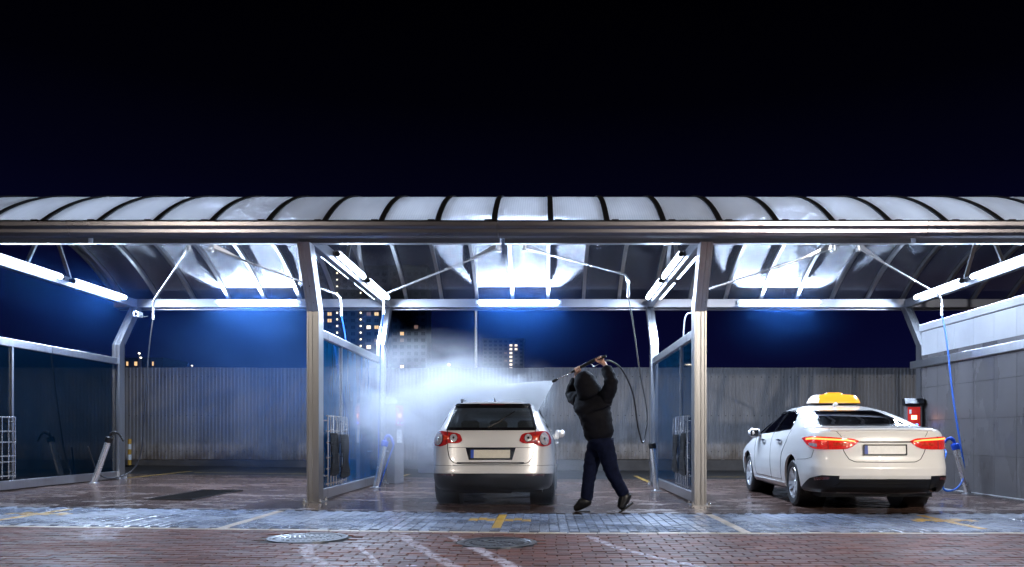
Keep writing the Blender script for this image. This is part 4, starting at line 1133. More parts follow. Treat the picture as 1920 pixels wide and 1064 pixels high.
cp(C.line([(-1.45, .66), (-1.1, .675), (-.95, .70), (-.90, .80)], 'r', .003, n=16), 'bumper_seam', 'seam'); cp(C.line([(1.45, .66), (1.1, .675), (.95, .70), (.90, .80)], 'r', .003, n=16), 'bumper_seam', 'seam')
m = MB(); m.lathe([(.036, .30), (.040, .07), (.034, .06), (.030, .10)], 18, 'y', (.62, 0, .30)); cp(m, 'exhaust_pipe', 'chrome')
box_part(car, 'underbody', 'black_plastic', -.72, .72, .35, 4.5, .18, .29)
for sd in (-1, 1):
    m = MB(); m.tube([(sd * .86, 3.12, .99), (sd * .90, 3.10, .995), (sd * .935, 3.08, 1.02), (sd * 1.03, 3.06, 1.03), (sd * 1.09, 3.07, 1.025)], [.02, .03, .078, .082, .035], 14)
    mm = cp(m, 'mirror', 'paint_white', 60)
    cp(MB().grid(lambda u, v: (sd * (.935 + .13 * u), 2.985 + .002, .975 + .10 * v), 3, 3), 'mirror_glass', 'frit', None, par=mm)
    for yy in (1.62, 2.62):
        cp(MB().tube([C.P(yy, .905, sd, .012), C.P(yy + .05, .91, sd, .035), C.P(yy + .17, .915, sd, .035), C.P(yy + .22, .915, sd, .012)], .013, 6), 'door_handle', 'chrome')
    cp(C.line([(1.33, 1.08), (1.36, .92), (1.60, .72), (1.66, .45), (1.66, .33)], sd, .004), 'door_seam', 'seam')
    cp(C.line([(2.25, 1.04), (2.27, .70), (2.27, .33)], sd, .004), 'door_seam', 'seam')
    cp(C.line([(3.28, 1.0), (3.36, .75), (3.32, .40), (3.26, .33)], sd, .004), 'door_seam', 'seam')
    cp(C.line([(1.66, .345), (3.26, .345)], sd, .004), 'door_seam', 'seam')
    cp(C.patch([(1.50, .245), (3.46, .245)], [(1.52, .30), (3.44, .30)], sd, .016, .03, 16, 2), 'side_skirt', 'paint_white')
    for yy in (1.08, 3.90):
        wheel(car, sd * .690, yy, sd, .325, .205)
        m = MB(); m.lathe([(.375, sd * .52), (.375, sd * .86)], 30, 'x', (0, yy, .345)); m.lathe([(0, sd * .52), (.375, sd * .52)], 30, 'x', (0, yy, .345)); cp(m, 'wheel_well', 'black_plastic')
    seat(car, sd * .38, 2.45)
seat(car, 0, 1.55, 1.2, True)
box_part(car, 'parcel_shelf', 'seat_cloth', -.6, .6, .85, 1.5, 1.0, 1.06)
cp(MB().tube([(.0, 2.05, 1.44), (.0, 1.98, 1.475), (.0, 1.90, 1.45)], [.03, .02, .008], 8), 'antenna_fin', 'paint_white')
# taxi roof sign: a thing that sits on the roof
emis('sign_orange', (1, .44, .02), .85, (.6, .25, .02)); emis('sign_white', (1, .95, .85), .55, (.7, .7, .7))
Mx = Matrix.Translation(Vector(TAXI_LOC)) @ Matrix.Rotation(R(-2.2), 4, 'Z')
sg = thing('taxi_roof_sign', 'glowing orange and white plastic taxi sign on the saloon roof', 'taxi sign', Mx @ Vector((.11, 2.45, 1.455)), R(-2.2))
def sign_slice(w_, d_, z, K=160, n=3.2):
    out = []
    for k in range(K):
        a = 2 * math.pi * k / K; c, s_ = math.cos(a), math.sin(a)
        out.append((w_ * math.copysign(abs(c) ** (2 / n), c), d_ * math.copysign(abs(s_) ** (2 / n), s_), z))
    return out
def loft(slices, lo=None, hi=None, mi=None):
    m = MB(); K = len(slices[0])
    for s_ in slices: m.v += s_
    for j in range(len(slices) - 1):
        for k in range(K):
            k2 = (k + 1) % K; xm = (slices[j][k][0] + slices[j][k2][0]) / 2
            m.f.append([j * K + k, j * K + k2, (j + 1) * K + k2, (j + 1) * K + k]); m.mi.append(mi(xm) if mi else 0)
    m.f.append(list(range(K))[::-1]); m.mi.append(0); m.f.append([(len(slices) - 1) * K + k for k in range(K)]); m.mi.append(0)
    return m
loft([sign_slice(.37, .14, .0), sign_slice(.40, .16, .02), sign_slice(.40, .16, .035)]).build('base', M['black_plastic'], sg, 30)
loft([sign_slice(.405, .165, .036), sign_slice(.40, .16, .06), sign_slice(.375, .14, .11), sign_slice(.345, .12, .145), sign_slice(.30, .10, .165), sign_slice(.20, .07, .172)], mi=lambda x: 1 if x < -.27 else 0).build('lamp_shell', [M['sign_orange'], M['sign_white']], sg, 40)
loft([sign_slice(.15, .08, .168), sign_slice(.13, .07, .195), sign_slice(.10, .05, .203)]).build('top_hump', M['sign_orange'], sg, 40)
for sx_ in (-1, 1): box_part(sg, 'foot', 'black_plastic', sx_ * .25 - .04, sx_ * .25 + .04, -.08, .08, -.035, .0)
# ================================================================== PERSON
from mathutils import noise as mnoise
def skin(name, verts, edges, radii, mat, parent, sub=2, root=0, folds=0.0):
    me = bpy.data.meshes.new(name); me.from_pydata([tuple(v) for v in verts], edges, []); me.update()
    o = bpy.data.objects.new(name, me); COL.objects.link(o)
    md = o.modifiers.new('s', 'SKIN'); md.use_smooth_shade = True
    if not me.skin_vertices: 
        bpy.context.view_layer.objects.active = o
    sv = me.skin_vertices[0].data
    for i, r in enumerate(radii):
        sv[i].radius = (r, r) if not isinstance(r, tuple) else r; sv[i].use_root = (i == root)
    sb = o.modifiers.new('u', 'SUBSURF'); sb.levels = sub; sb.render_levels = sub
    dg = bpy.context.evaluated_depsgraph_get(); dg.update()
    out = bpy.data.meshes.new_from_object(o.evaluated_get(dg)); bpy.data.objects.remove(o); out.name = name
    if folds:
        nr = [v.normal.copy() for v in out.vertices]
        for v, n_ in zip(out.vertices, nr):
            c_ = v.co
            f_ = mnoise.noise(Vector((c_.x * 7, c_.y * 7, c_.z * 17))) + .6 * mnoise.noise(Vector((c_.x * 16 + 5, c_.y * 16, c_.z * 30)))
            v.co = c_ + n_ * f_ * folds
        out.update()
    out.polygons.foreach_set('use_smooth', [True] * len(out.polygons)); out.materials.clear()
    return link_mesh(out, name, M[mat] if isinstance(mat, str) else mat, parent, True)
plain('skin', (.48, .27, .20), .5, var=.08, vscale=30)
plain('jacket', (.0035, .0035, .006), .75, var=.4, vscale=14, bmp=.8, spec=.12)
plain('jeans', (.005, .007, .020), .85, var=.4, vscale=20, bmp=.35, spec=.06)
plain('boot_leather', (.005, .005, .006), .38, bmp=.2, vscale=30, spec=.3)
Q = lambda px, py, dy=0.0: PX(px, py, PERS_Y + dy)
person = thing('person', 'person in black hooded jacket and dark jeans striding and spraying a lance overhead', 'person', (.75, PERS_Y, gz(.75)))
J = dict(pelvis=Q(1126, 826), waist=Q(1122, 796), chest=Q(1112, 762), neck=Q(1103, 737), head=Q(1096, 716, .02), crown=Q(1092, 702, .02),
         shR=Q(1135, 750, -.10), elR=Q(1147, 716, -.22), wrR=Q(1136, 687, -.06), hdR=Q(1130, 678),
         shL=Q(1088, 752, .16), elL=Q(1071, 742, .42), wrL=Q(1080, 708, .34), hdL=Q(1083, 696, .26),
         hipL=Q(1119, 832, .08), knL=Q(1106, 882, .06), anL=Q(1099, 940, .03), heL=Q(1104, 954, .03), toL=Q(1075, 956, .06),
         hipR=Q(1134, 832, -.08), knR=Q(1146, 884, -.10), anR=Q(1172, 932, -.06), heR=Q(1182, 940, -.06), toR=Q(1160, 956, -.10))
names = list(J); idx = {n: i for i, n in enumerate(names)}
bones = [('pelvis', 'waist'), ('waist', 'chest'), ('chest', 'neck'), ('neck', 'head'), ('head', 'crown'), ('chest', 'shR'), ('shR', 'elR'), ('elR', 'wrR'), ('wrR', 'hdR'),
         ('chest', 'shL'), ('shL', 'elL'), ('elL', 'wrL'), ('wrL', 'hdL'), ('pelvis', 'hipL'), ('hipL', 'knL'), ('knL', 'anL'), ('pelvis', 'hipR'), ('hipR', 'knR'), ('knR', 'anR')]
names2 = [n for n in names if n not in ('heL', 'toL', 'heR', 'toR')]; id2 = {n: i for i, n in enumerate(names2)}
rad = dict(pelvis=.12, waist=.11, chest=.13, neck=.055, head=.085, crown=.07, shR=.06, elR=.042, wrR=.032, hdR=.030, shL=.06, elL=.042, wrL=.032, hdL=.030, hipL=.085, knL=.055, anL=.042, hipR=.085, knR=.055, anR=.042)
skin('body', [J[n] for n in names2], [(id2[a], id2[b]) for a, b in bones], [rad[n] for n in names2], 'skin', person, 2)
def sk(name, keys, edges, radii, mat, sub=2, par=person, folds=0.0):
    ks = list(keys); ii = {n: i for i, n in enumerate(ks)}
    return skin(name, [J[n] for n in ks], [(ii[a], ii[b]) for a, b in edges], radii, mat, par, sub, 0, folds)
# jacket: torso, two sleeves, loose hem
J.update(hem=Q(1126, 832), belly=Q(1122, 802), rib=Q(1114, 772), yoke=Q(1108, 752), cuffR=J['wrR'].lerp(J['hdR'], .1), cuffL=J['wrL'].lerp(J['hdL'], .1),
         upR=J['shR'].lerp(J['elR'], .5), foR=J['elR'].lerp(J['wrR'], .5), upL=J['shL'].lerp(J['elL'], .5), foL=J['elL'].lerp(J['wrL'], .5))
sk('jacket', ['hem', 'belly', 'rib', 'yoke', 'shR', 'upR', 'elR', 'foR', 'cuffR', 'shL', 'upL', 'elL', 'foL', 'cuffL'],
   [('hem', 'belly'), ('belly', 'rib'), ('rib', 'yoke'), ('yoke', 'shR'), ('shR', 'upR'), ('upR', 'elR'), ('elR', 'foR'), ('foR', 'cuffR'), ('yoke', 'shL'), ('shL', 'upL'), ('upL', 'elL'), ('elL', 'foL'), ('foL', 'cuffL')],
   [(.20, .21), (.205, .21), (.24, .235), (.20, .20), .105, .10, .092, .085, .070, .12, .11, .10, .088, .072], 'jacket', 3, folds=.014)
J.update(hb=Q(1112, 752, .0), h1=Q(1104, 733, .02), h2=Q(1096, 716, .02), h3=Q(1092, 704, .03), h4=Q(1090, 698, .04))
sk('hood', ['hb', 'h1', 'h2', 'h3', 'h4'], [('hb', 'h1'), ('h1', 'h2'), ('h2', 'h3'), ('h3', 'h4')], [.19, .175, .160, .125, .06], 'jacket', 3, folds=.008)
J.update(thL=J['hipL'].lerp(J['knL'], .5), shinL=J['knL'].lerp(J['anL'], .45), hemL=J['anL'] + Vector((0, 0, -.02)), hemR=J['anR'] + Vector((.01, 0, -.01)), thR=J['hipR'].lerp(J['knR'], .5), shinR=J['knR'].lerp(J['anR'], .45), seatp=Q(1126, 822))
sk('trousers', ['seatp', 'pelvis', 'hipL', 'thL', 'knL', 'shinL', 'hemL', 'hipR', 'thR', 'knR', 'shinR', 'hemR'],
   [('seatp', 'pelvis'), ('pelvis', 'hipL'), ('hipL', 'thL'), ('thL', 'knL'), ('knL', 'shinL'), ('shinL', 'hemL'), ('pelvis', 'hipR'), ('hipR', 'thR'), ('thR', 'knR'), ('knR', 'shinR'), ('shinR', 'hemR')],
   [.18, .18, .135, .122, .096, .088, .084, .135, .122, .096, .088, .084], 'jeans', 3, folds=.010)
def boot(an, he, to, name='boot'):
    top = an + Vector((0, 0, .07)); ins = an.lerp(to, .48) + Vector((0, 0, .004)); ball = he.lerp(to, .78) + Vector((0, 0, .016))
    v = [an, top, he + Vector((0, 0, .014)), ins, ball, to + Vector((0, 0, .014))]
    skin(name, v, [(0, 1), (0, 2), (0, 3), (3, 4), (4, 5)], [(.082, .080), (.078, .078), (.064, .058), (.072, .064), (.068, .052), (.056, .040)], 'boot_leather', person, 2)
    sl = MB(); d = (to - he); d.normalize(); sd = Vector((0, 1, 0))
    n_ = d.cross(sd).normalized(); n_ = n_ if n_.z < 0 else -n_
    a, b = he - d * .015, to + d * .02
    for (p, ww) in ((a, .046), (he.lerp(to, .5), .050), (b, .036)):
        for s_ in (-1, 1):
            for t_ in (.026, .044): sl.v.append(tuple(p + sd * s_ * ww + n_ * t_))
    for k in range(2):
        o_ = k * 4; q = o_ + 4
        for f in ((o_, o_ + 2, q + 2, q), (o_ + 1, q + 1, q + 3, o_ + 3), (o_, q, q + 1, o_ + 1), (o_ + 2, o_ + 3, q + 3, q + 2)): sl.f.append(list(f)); sl.mi.append(0)
    sl.f += [[0, 1, 3, 2], [8, 10, 11, 9]]; sl.mi += [0, 0]
    sl.build('boot_sole', M['dark_rubber'], person, None, world=True)
boot(J['anL'], J['heL'], J['toL']); boot(J['anR'], J['heR'], J['toR'])
# lance in the hands
NOZ = PX(1040, 714, 10.62); GRIP = Q(1124, 673, .0)
aim = (NOZ - GRIP).normalized()
def hand(wr, grip_c, axis, sgn, name='hand'):
    """palm and five fingers closed round a bar along axis at grip_c"""
    axis = axis.normalized(); up = (grip_c - wr).normalized(); side_ = axis.cross(up).normalized() * sgn
    up = side_.cross(axis).normalized() * sgn
    if up.dot(grip_c - wr) < 0: up = -up
    V, E, Rr = [], [], []
    def chain(ps, rs, root=None):
        b = len(V); 
        for p, r in zip(ps, rs): V.append(p); Rr.append(r)
        for i in range(len(ps) - 1): E.append((b + i, b + i + 1))
        if root is not None: E.append((root, b))
        return b
    palm = wr.lerp(grip_c, .62) + side_ * .012
    chain([wr, wr.lerp(palm, .5), palm], [.027, (.036, .022), (.040, .022)])
    for k in range(4):
        o_ = axis * ((k - 1.5) * .021); L = (.95, 1.05, 1.0, .82)[k]
        base = palm + o_ + (grip_c - palm) * .25
        ps = [base, grip_c + o_ + side_ * .030 * 1.0 + up * .004, grip_c + o_ + side_ * .012 + up * .032 * L, grip_c + o_ - side_ * .024 + up * .016 * L, grip_c + o_ - side_ * .027 - up * .012]
        chain(ps, [.0105, .0100, .0092, .0085, .0075], 2)
    th = palm + axis * .030 - side_ * .004
    chain([th, palm.lerp(grip_c, .5) + axis * .045 - side_ * .018, grip_c + axis * .048 - side_ * .022 + up * .004, grip_c + axis * .040 - side_ * .020 + up * .022], [.013, .0115, .010, .008], 1)
    skin(name, V, E, Rr, 'skin', person, 1)
hand(J['wrR'], GRIP + Vector((0, 0, -.004)), aim, 1)
LG = GRIP + aim * (GRIP - NOZ).length * .47
hand(J['wrL'], LG, aim, -1)
lance = thing('pressure_lance', 'long black pressure washer lance held overhead by the person', 'lance', GRIP)
MB().tube([NOZ, NOZ.lerp(GRIP, .30), NOZ.lerp(GRIP, .62) + Vector((0, 0, .012))], .0095, 8).build('pipe', M['steel_bright'], lance, 50, world=True)
MB().tube([NOZ - aim * .05, NOZ - aim * .01, NOZ + aim * .035], [.013, .021, .017], 10).build('nozzle', M['black_plastic'], lance, 50, world=True)
MB().tube([NOZ.lerp(GRIP, .38), NOZ.lerp(GRIP, .55) + Vector((0, 0, .010)), NOZ.lerp(GRIP, .80) + Vector((0, 0, .014))], [.015, .021, .021], 10).build('insulated_sleeve', M['black_plastic'], lance, 50, world=True)
gb = NOZ.lerp(GRIP, .80) + Vector((0, 0, .014))
MB().tube([gb, GRIP + Vector((0, 0, .012)), GRIP - aim * .05, GRIP - aim * .10 + Vector((0, 0, -.01))], [.024, .024, .02, .016], 10).build('gun_body', M['black_plastic'], lance, 50, world=True)
MB().tube([gb + Vector((0, 0, -.02)), gb + Vector((.05, 0, -.06)), GRIP + Vector((.03, 0, -.05))], [.006, .007, .005], 6).build('trigger_guard', M['hose_grey'], lance, 50, world=True)

# ================================================================== SMALL THINGS
def terminal(x, y, rz, lab, screen_mat):
    z0 = gz(x); t = thing('payment_terminal', lab, 'terminal', (x, y, z0), rz, 'payment terminals in the bays')
    plain_m = M['terminal_grey']
    m = MB(); m.box(-.14, .14, -.10, .10, 0, 1.56, ch=.008); m.build('pedestal', plain_m, t)
    m = MB(); m.prism([(-.20, 1.60), (-.17, 1.565), (.13, 1.565), (.13, 1.70), (-.10, 1.70)], 'x', -.17, .17); m.build('hood', M['black_plastic'], t)
    m = MB(); m.box(-.11, .11, -.112, -.102, 1.14, 1.53); pn = m.build('panel', M[screen_mat], t)
    m = MB(); m.box(-.05, .05, -.118, -.113, 1.29, 1.37); m.build('display', M['led_warm'], pn)
    m = MB(); m.box(-.085, -.045, -.118, -.113, 1.40, 1.48); m.build('sticker', M['white_paint'], pn)
    m = MB(); m.lathe([(0, -.126), (.02, -.124), (.022, -.113)], 10, 'y', (-.05, 0, 1.19)); m.build('button', M['led_blue'], pn)
    m = MB(); m.lathe([(0, -.126), (.02, -.124), (.022, -.113)], 10, 'y', (.05, 0, 1.19)); m.build('button', M['led_blue'], pn)
    m = MB(); m.box(-.08, .08, -.106, -.1025, .80, 1.06); m.build('notice', M['white_paint'], t)
plain('terminal_grey', (.20, .19, .20), .5, .3, var=.1)
emis('panel_red', (1, .04, .02), .30, (.35, .02, .02))
terminal(7.17, 15.55, R(-14), 'red lit payment terminal with black hood by the tiled wall', 'panel_red')
terminal(-2.93, 15.75, R(62), 'grey payment terminal with red and blue lights behind the bluish screen', 'panel_red')
t = thing('hook_post', 'thin metal post with flat top at the rear of the bluish screen', 'post', (-3.06, 15.7, gz(-3.06)))
MB().tube([(0, 0, 0), (0, 0, .62)], .018, 10).build('stem', M['aluminium'], t, 50)
MB().lathe([(0, .62), (.06, .62), (.06, .645), (0, .645)], 14).build('top_plate', M['aluminium'], t, 40)
MB().lathe([(0, .012), (.06, .012), (.06, 0)], 14).build('foot_plate', M['aluminium'], t, 40)
t = thing('marker_post', 'small yellow and white marker post by the fence at left', 'marker post', PX(243, 868, 21.4) * 1.0, 0); t.location.z = gz(t.location.x)
for k in range(5):
    MB().lathe([(.0, .04 + k * .14), (.045, .04 + k * .14), (.045, .175 + k * .14), (0, .175 + k * .14)], 12).build('band', M['yellow_plastic' if k % 2 == 0 else 'white_paint'], t, 40)
MB().lathe([(0, 0), (.12, 0), (.10, .04), (0, .04)], 14).build('foot', M['dark_rubber'], t, 40)
t = thing('twin_socket_box', 'dark pedestal box with two openings near the fence left of the estate', 'utility box', (PX(800, 850, 20.2).x, 20.2, gz(-3)))
plain('box_blue_grey', (.035, .04, .06), .5)
m = MB(); m.box(-.20, .20, -.14, .14, 0, .52, ch=.01); m.build('cabinet', M['box_blue_grey'], t)
for sx_ in (-1, 1):
    m = MB(); m.prism([(sx_ * .10 + .09 * math.cos(a), .70 + .11 * math.sin(a)) for a in [2 * math.pi * k / 12 for k in range(12)]], 'y', -.13, .13); hd_ = m.build('head', M['box_blue_grey'], t)
    m = MB(); m.box(sx_ * .10 - .05, sx_ * .10 + .05, -.136, -.131, .64, .76); m.build('opening', M['terminal_grey'], hd_)
m = MB(); m.box(-.16, .16, -.10, .10, .52, .62); m.build('neck', M['box_blue_grey'], t)
t = thing('security_camera', 'small white security camera on the far left rear post', 'camera', PX(259, 590, 16.1))
m = MB(); m.box(-.05, .05, -.09, .09, -.055, .055, ch=.015); m.build('case', M['white_paint'], t)
m = MB(); m.lathe([(0, -.10), (.035, -.10), (.035, -.085)], 12, 'y'); m.build('lens', M['frit'], t)
m = MB(); m.tube([(-.02, .05, 0), (-.10, .16, -.02)], .018, 8); m.build('bracket', M['white_paint'], t)
m = MB(); m.tube([(.04, 0, -.02), (.14, 0, -.05), (.20, 0, -.03)], .008, 6); m.build('cable', M['hose_dark'], t)

# ================================================================== FAR BACKGROUND
def tower(x0, x1, Y, ztop, floor_h, lab, bays, lit, stairs):
    """lit: dict (bay, floor)->mat"""
    t = thing('apartment_tower', lab, 'building', ((x0 + x1) / 2, Y + 6, 0))
    m = MB(); m.box(x0, x1, Y, Y + 14, -.05, ztop); m.build('wall', M['concrete_tower'], t, world=True)
    m = MB(); m.box(x0 - .4, x1 + .4, Y - .4, Y + 14.4, ztop, ztop + 1.0); m.build('parapet', M['concrete_tower'], t, world=True)
    nf = int(ztop / floor_h) ; bw = (x1 - x0) / bays
    for f_ in range(nf):
        zc = f_ * floor_h + floor_h * .55
        MB().box(x0, x1, Y - .12, Y - .01, f_ * floor_h - .12, f_ * floor_h + .12).build('floor_band', M['concrete_tower'], t, world=True)
        for b in range(bays):
            xc = x0 + (b + .5) * bw; mt = lit.get((b, f_), 'window_dark')
            if b in stairs: continue
            w_ = bw * .26
            MB().box(xc - w_, xc - .06, Y - .10, Y - .02, zc - .75, zc + .75).build('pane', M[mt], t, world=True)
            MB().box(xc + .06, xc + w_, Y - .10, Y - .02, zc - .75, zc + .75).build('pane', M[mt], t, world=True)
        for b, mt in stairs.items():
            xc = x0 + (b + .5) * bw
            MB().box(xc - bw * .42, xc + bw * .42, Y - 1.0, Y - .02, zc - 1.5, zc - .7).build('balcony', M['concrete_tower'], t, world=True)
            if (f_ * 7 + b * 3) % 5 != 0 or True: MB().lathe([(0, zc + .9), (.34, zc + .6), (.34, zc + .3), (0, zc + .1)], 8, 'z', (xc, Y - .5, 0)).build('stair_lamp', M[mt], t, 40, world=True)
YB = 360; fx = lambda px_, Y: (px_ - CX) * Y / F
fl = 12.4 * YB / F
def zfl(py, Y, fh): return int((CAMZ - (py - HY) * Y / F) / fh)
lit = {}
x0, x1, nb = fx(596, YB), fx(728, YB), 9; bw = (x1 - x0) / nb
def setlit(px_, py_, mt):
    b = int((fx(px_, YB) - x0) / bw); lit[(b, zfl(py_, YB, fl))] = mt
for px_, py_, mt in ((608, 603, 'window_warm'), (623, 591, 'window_warm'), (623, 604, 'window_warm'), (695, 592, 'window_dim'), (708, 592, 'window_warm'), (694, 617, 'window_white'), (708, 617, 'window_warm'), (694, 655, 'window_white'), (607, 590, 'window_dim'), (708, 642, 'window_dim')): setlit(px_, py_, mt)
tower(x0, x1, YB, 76, fl, 'tall apartment tower with lit windows and stair lamps beyond the fence', nb, lit, {2: 'stair_light', 5: 'stair_light'})
lit = {}; xa, xb, nb2 = fx(734, 350), fx(800, 350), 5
for px_, py_, mt in ((751, 622, 'window_warm'), (751, 634, 'window_dim'), (778, 619, 'window_dim'), (750, 684, 'window_white')):
    lit[(int((fx(px_, 350) - xa) / ((xb - xa) / nb2)), zfl(py_, 350, 2.9))] = mt
tower(xa, xb, 350, 74, 2.9, 'darker apartment tower with few lit windows behind the left rear post', nb2, lit, {})
lit = {}; YC = 600; xa, xb, nb2 = fx(905, YC), fx(982, YC), 8; fh = 7.2 * YC / F
for px_, py_, mt in [(957, 646 + 7.2 * k, 'window_white') for k in range(7)] + [(964, 646, 'window_white'), (964, 653.5, 'window_white'), (944, 660, 'window_dim'), (944, 675, 'window_dim')]:
    lit[(int((fx(px_, YC) - xa) / ((xb - xa) / nb2)), zfl(py_, YC, fh))] = mt
tower(xa, xb, YC, 72, fh, 'distant tower with one bright column of windows above the estate', nb2, lit, {})
# low building and lights at the far left
t = thing('low_building', 'low distant building with warm lit windows above the fence at far left', 'building', (fx(262, 120), 124, 0))
MB().box(fx(228, 120), fx(305, 120), 120, 128, -.05, 12.2).build('wall', M['concrete_tower'], t, world=True)
MB().box(fx(226, 120), fx(307, 120), 119.8, 128.2, 12.2, 12.5).build('roof', M['concrete_tower'], t, world=True)
for px_, w_ in ((239, 3.2), (255, 5), (287, 2.4)):
    c = PX(px_, 683, 120); MB().box(c.x - w_ * .04, c.x + w_ * .04, 119.9, 119.98, c.z - .25, c.z + .35).build('window', M['window_warm'], t, world=True)
def far_lamp(px_, py_, Y, lab, r_=.16):
    c = PX(px_, py_, Y); t = thing('far_street_lamp', lab, 'street lamp', (c.x, Y, 0), 0, 'distant street lamps')
    MB().tube([(c.x, Y, -.05), (c.x, Y, c.z - .1)], [.10, .06], 8).build('pole', M['aluminium'], t, 50, world=True)
    MB().lathe([(0, -.6 * r_), (r_, -.3 * r_), (r_, .3 * r_), (0, .6 * r_)], 10, 'z', c).build('lamp_head', M['far_light'], t, 50, world=True)
far_lamp(261, 663, 90, 'upper of two white distant lamps above the fence at far left', .11)
far_lamp(264, 671, 90.5, 'lower of two white distant lamps above the fence at far left', .10)
far_lamp(842, 684, 70, 'small bright distant lamp just above the fence left of the jet', .11)
far_lamp(360, 686, 80, 'tiny distant lamp peeping over the fence left of the front post', .07)
far_lamp(1011, 691, 80, 'tiny distant lamp peeping over the fence near the spray lance', .06)
t = thing('tall_pole', 'tall thin grey pole rising behind the fence in the middle bay', 'pole', (fx(892, 30), 30, 0))
MB().tube([(0, 0, -.1), (0, 0, 4), (0.02, 0, 8)], [.07, .06, .05], 10).build('shaft', M['aluminium'], t, 50)
MB().lathe([(0, .05), (.16, .05), (.16, -.09)], 12).build('base', M['aluminium'], t)

# ================================================================== STREET LAMPS BEHIND THE VIEWER (their glints show in the gutter)
def street_lamp(x, y, h, energy, lab):
    t = thing('street_lamp', lab, 'street lamp', (x, y, -.09), 0, 'street lamps across the driveway')
    MB().tube([(0, 0, 0), (0, 0, h * .5), (0, 0, h - .3), (0, .4, h), (0, 1.6, h + .12)], [.10, .08, .06, .05, .04], 12).build('pole', M['aluminium'], t, 50)
    m = MB(); m.box(-.16, .16, 1.4, 2.1, h + .09, h + .20, ch=.03); m.build('head', M['black_plastic'], t)
    m = MB(); m.box(-.13, .13, 1.45, 2.05, h + .065, h + .088); m.build('lens', M['lamp_lens'], t)
    ld = bpy.data.lights.new('bulb', 'SPOT'); ld.energy = energy; ld.color = WARM; ld.spot_size = R(150); ld.spot_blend = .6; ld.shadow_soft_size = .12
    lo = bpy.data.objects.new('bulb', ld); COL.objects.link(lo); lo.parent = t; lo.location = (0, 1.75, h + .02)
    lo.rotation_euler = Vector((0, .62, -.78)).to_track_quat('-Z', 'Y').to_euler()
street_lamp(9.5, -7.0, 7.5, 13500, 'street lamp behind the viewer on the right')
street_lamp(-11.0, -7.5, 7.5, 2400, 'street lamp behind the viewer on the left')

# ================================================================== WATER JET AND MIST
def vol_mat(name, dens_fn, col=(.86, .92, 1), aniso=.68):
    m = bpy.data.materials.new(name); m.use_nodes = True; nt = m.node_tree; nt.nodes.remove(nt.nodes['Principled BSDF'])
    v = N(nt, 'ShaderNodeVolumePrincipled'); v.inputs['Color'].default_value = (*col, 1); v.inputs['Anisotropy'].default_value = aniso
    d = dens_fn(nt)
    if hasattr(d, 'is_linked'): nt.links.new(d, v.inputs['Density'])
    else: v.inputs['Density'].default_value = d
    nt.links.new(v.outputs[0], nt.nodes['Material Output'].inputs['Volume']); M[name] = m
    return m
def puff(name, lab, c, rad_, dens, nscale, thr, col=(.86, .92, 1), sharp=1.0):
    def fn(nt):
        t = N(nt, 'ShaderNodeTexCoord'); ln = N(nt, 'ShaderNodeVectorMath', operation='LENGTH'); nt.links.new(t.outputs['Object'], ln.inputs[0])
        fall = math_(nt, 'SUBTRACT', 1.0, ln.outputs['Value'], clamp=True)
        fall = math_(nt, 'POWER', fall, sharp)
        if nscale:
            n = N(nt, 'ShaderNodeTexNoise'); n.inputs['Scale'].default_value = nscale; n.inputs['Detail'].default_value = 3
            n.inputs['Distortion'].default_value = .5
            nt.links.new(t.outputs['Object'], n.inputs['Vector'])
            nz = math_(nt, 'MULTIPLY', math_(nt, 'SUBTRACT', n.outputs['Fac'], thr, clamp=True), 3.0)
            fall = math_(nt, 'MULTIPLY', fall, nz)
        return math_(nt, 'MULTIPLY', fall, dens)
    mt = vol_mat(name + '_volume', fn, col)
    bm = bmesh.new(); bmesh.ops.create_icosphere(bm, subdivisions=3, radius=1.0); me = bpy.data.meshes.new(name); bm.to_mesh(me); bm.free()
    o = link_mesh(me, name, mt); o.location = c; o.scale = rad_
    return tag(o, lab, 'mist', kind='stuff')
puff('spray_mist', 'white spray mist drifting left of the silver estate roof', (-1.62, 12.3, 1.42), (2.15, 1.6, 1.25), 5.0, 2.3, .36, (.92, .95, 1), 1.9)
puff('spray_mist', 'dense white splash mist just above the silver estate roof', (-.95, 11.9, 1.55), (1.2, .9, .50), 6.0, 2.4, .28, (.94, .96, 1), 1.7)
puff('spray_mist', 'low spray mist around the rear wheels of the silver estate', (-.7, 11.6, .35), (1.9, 2.0, .85), .8, 2.0, .32, (.86, .92, 1), 1.6)
puff('spray_mist', 'thin spray mist hanging in the empty left bay', (-5.2, 16.0, 1.9), (3.2, 2.6, 2.1), .16, 1.2, .30, (.15, .40, 1))
puff('spray_mist', 'thin blue mist added as glow below the middle strip light', (-.5, 16.4, 3.2), (2.3, 2.0, 1.3), .095, 0, 0, (.06, .28, 1), 1.4)  # mist banks added by the lamps; their blue tint stands for lamp glow
puff('spray_mist', 'thin blue mist added as glow below the right strip light', (4.9, 16.6, 3.3), (1.8, 1.6, 1.0), .075, 0, 0, (.06, .28, 1), 1.6)
puff('spray_mist', 'thin blue mist added as glow below the left strip light', (-5.9, 16.4, 3.1), (2.4, 2.0, 1.4), .085, 0, 0, (.06, .28, 1), 1.4)
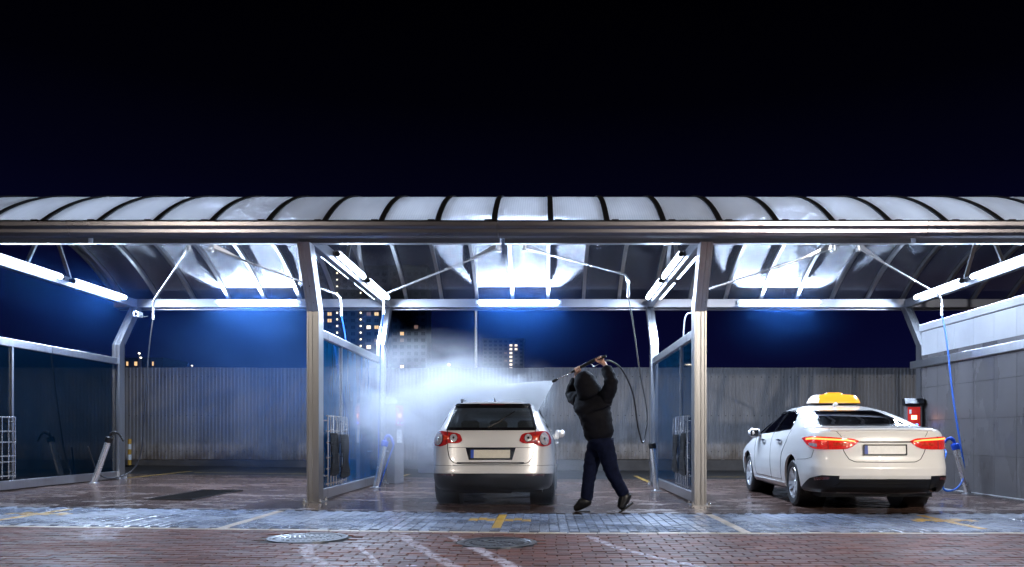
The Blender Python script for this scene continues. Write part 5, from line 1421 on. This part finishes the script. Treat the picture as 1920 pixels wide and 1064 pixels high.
puff('spray_mist', 'thin blue mist added as glow beside the far left strip lights', (-8.6, 14.6, 3.2), (1.9, 3.0, 1.3), .018, 0, 0, (.06, .28, 1))
# fan of water from the nozzle to the roof
def jet():
    m = MB(); n = 10
    a0 = NOZ - Vector((.0, 0, 0)); far_top = PX(872, 733, 11.55); far_bot = PX(1008, 772, 11.15)
    dth = Vector((0, 1, 0))
    rows_ = 8
    for j in range(rows_ + 1):
        t = j / rows_
        for i in range(n + 1):
            u = i / n; e_ = far_top.lerp(far_bot, u); p = NOZ.lerp(e_, t); p = p + Vector((0, 0, .10 * t * (1 - t) * (1 - u)))
            m.v.append(tuple(p - dth * (.016 + .10 * t)))
    k = len(m.v)
    for j in range(rows_ + 1):
        for i in range(n + 1): m.v.append(tuple(Vector(m.v[j * (n + 1) + i]) + dth * 2 * (.016 + .10 * (j / rows_))))
    def q(a, b, c, d): m.f.append([a, b, c, d]); m.mi.append(0)
    W_ = n + 1
    for j in range(rows_):
        for i in range(n):
            a = j * W_ + i; q(a, a + 1, a + W_ + 1, a + W_); q(k + a, k + a + W_, k + a + W_ + 1, k + a + 1)
        a = j * W_; q(a, a + W_, k + a + W_, k + a); a = j * W_ + n; q(a, k + a, k + a + W_, a + W_)
    for i in range(n):
        q(i, k + i, k + i + 1, i + 1); a = rows_ * W_ + i; q(a, a + 1, k + a + 1, k + a)
    def fn(nt):
        g_ = N(nt, 'ShaderNodeNewGeometry'); vm = N(nt, 'ShaderNodeVectorMath', operation='DISTANCE'); vm.inputs[1].default_value = NOZ
        nt.links.new(g_.outputs['Position'], vm.inputs[0])
        f = math_(nt, 'SUBTRACT', 1.15, vm.outputs['Value'], clamp=True)
        nz = noise(nt, 7, 3, .6, 'Position'); f = math_(nt, 'MULTIPLY', f, math_(nt, 'MULTIPLY_ADD', nz, 1.2, .4))
        return math_(nt, 'MULTIPLY_ADD', f, 26.0, 5.0)
    o = m.build('water_jet', vol_mat('jet_volume', fn, (.98, .99, 1), .72))
    tag(o, 'white fan of water sprayed from the lance onto the estate roof', 'water', kind='stuff')
jet()
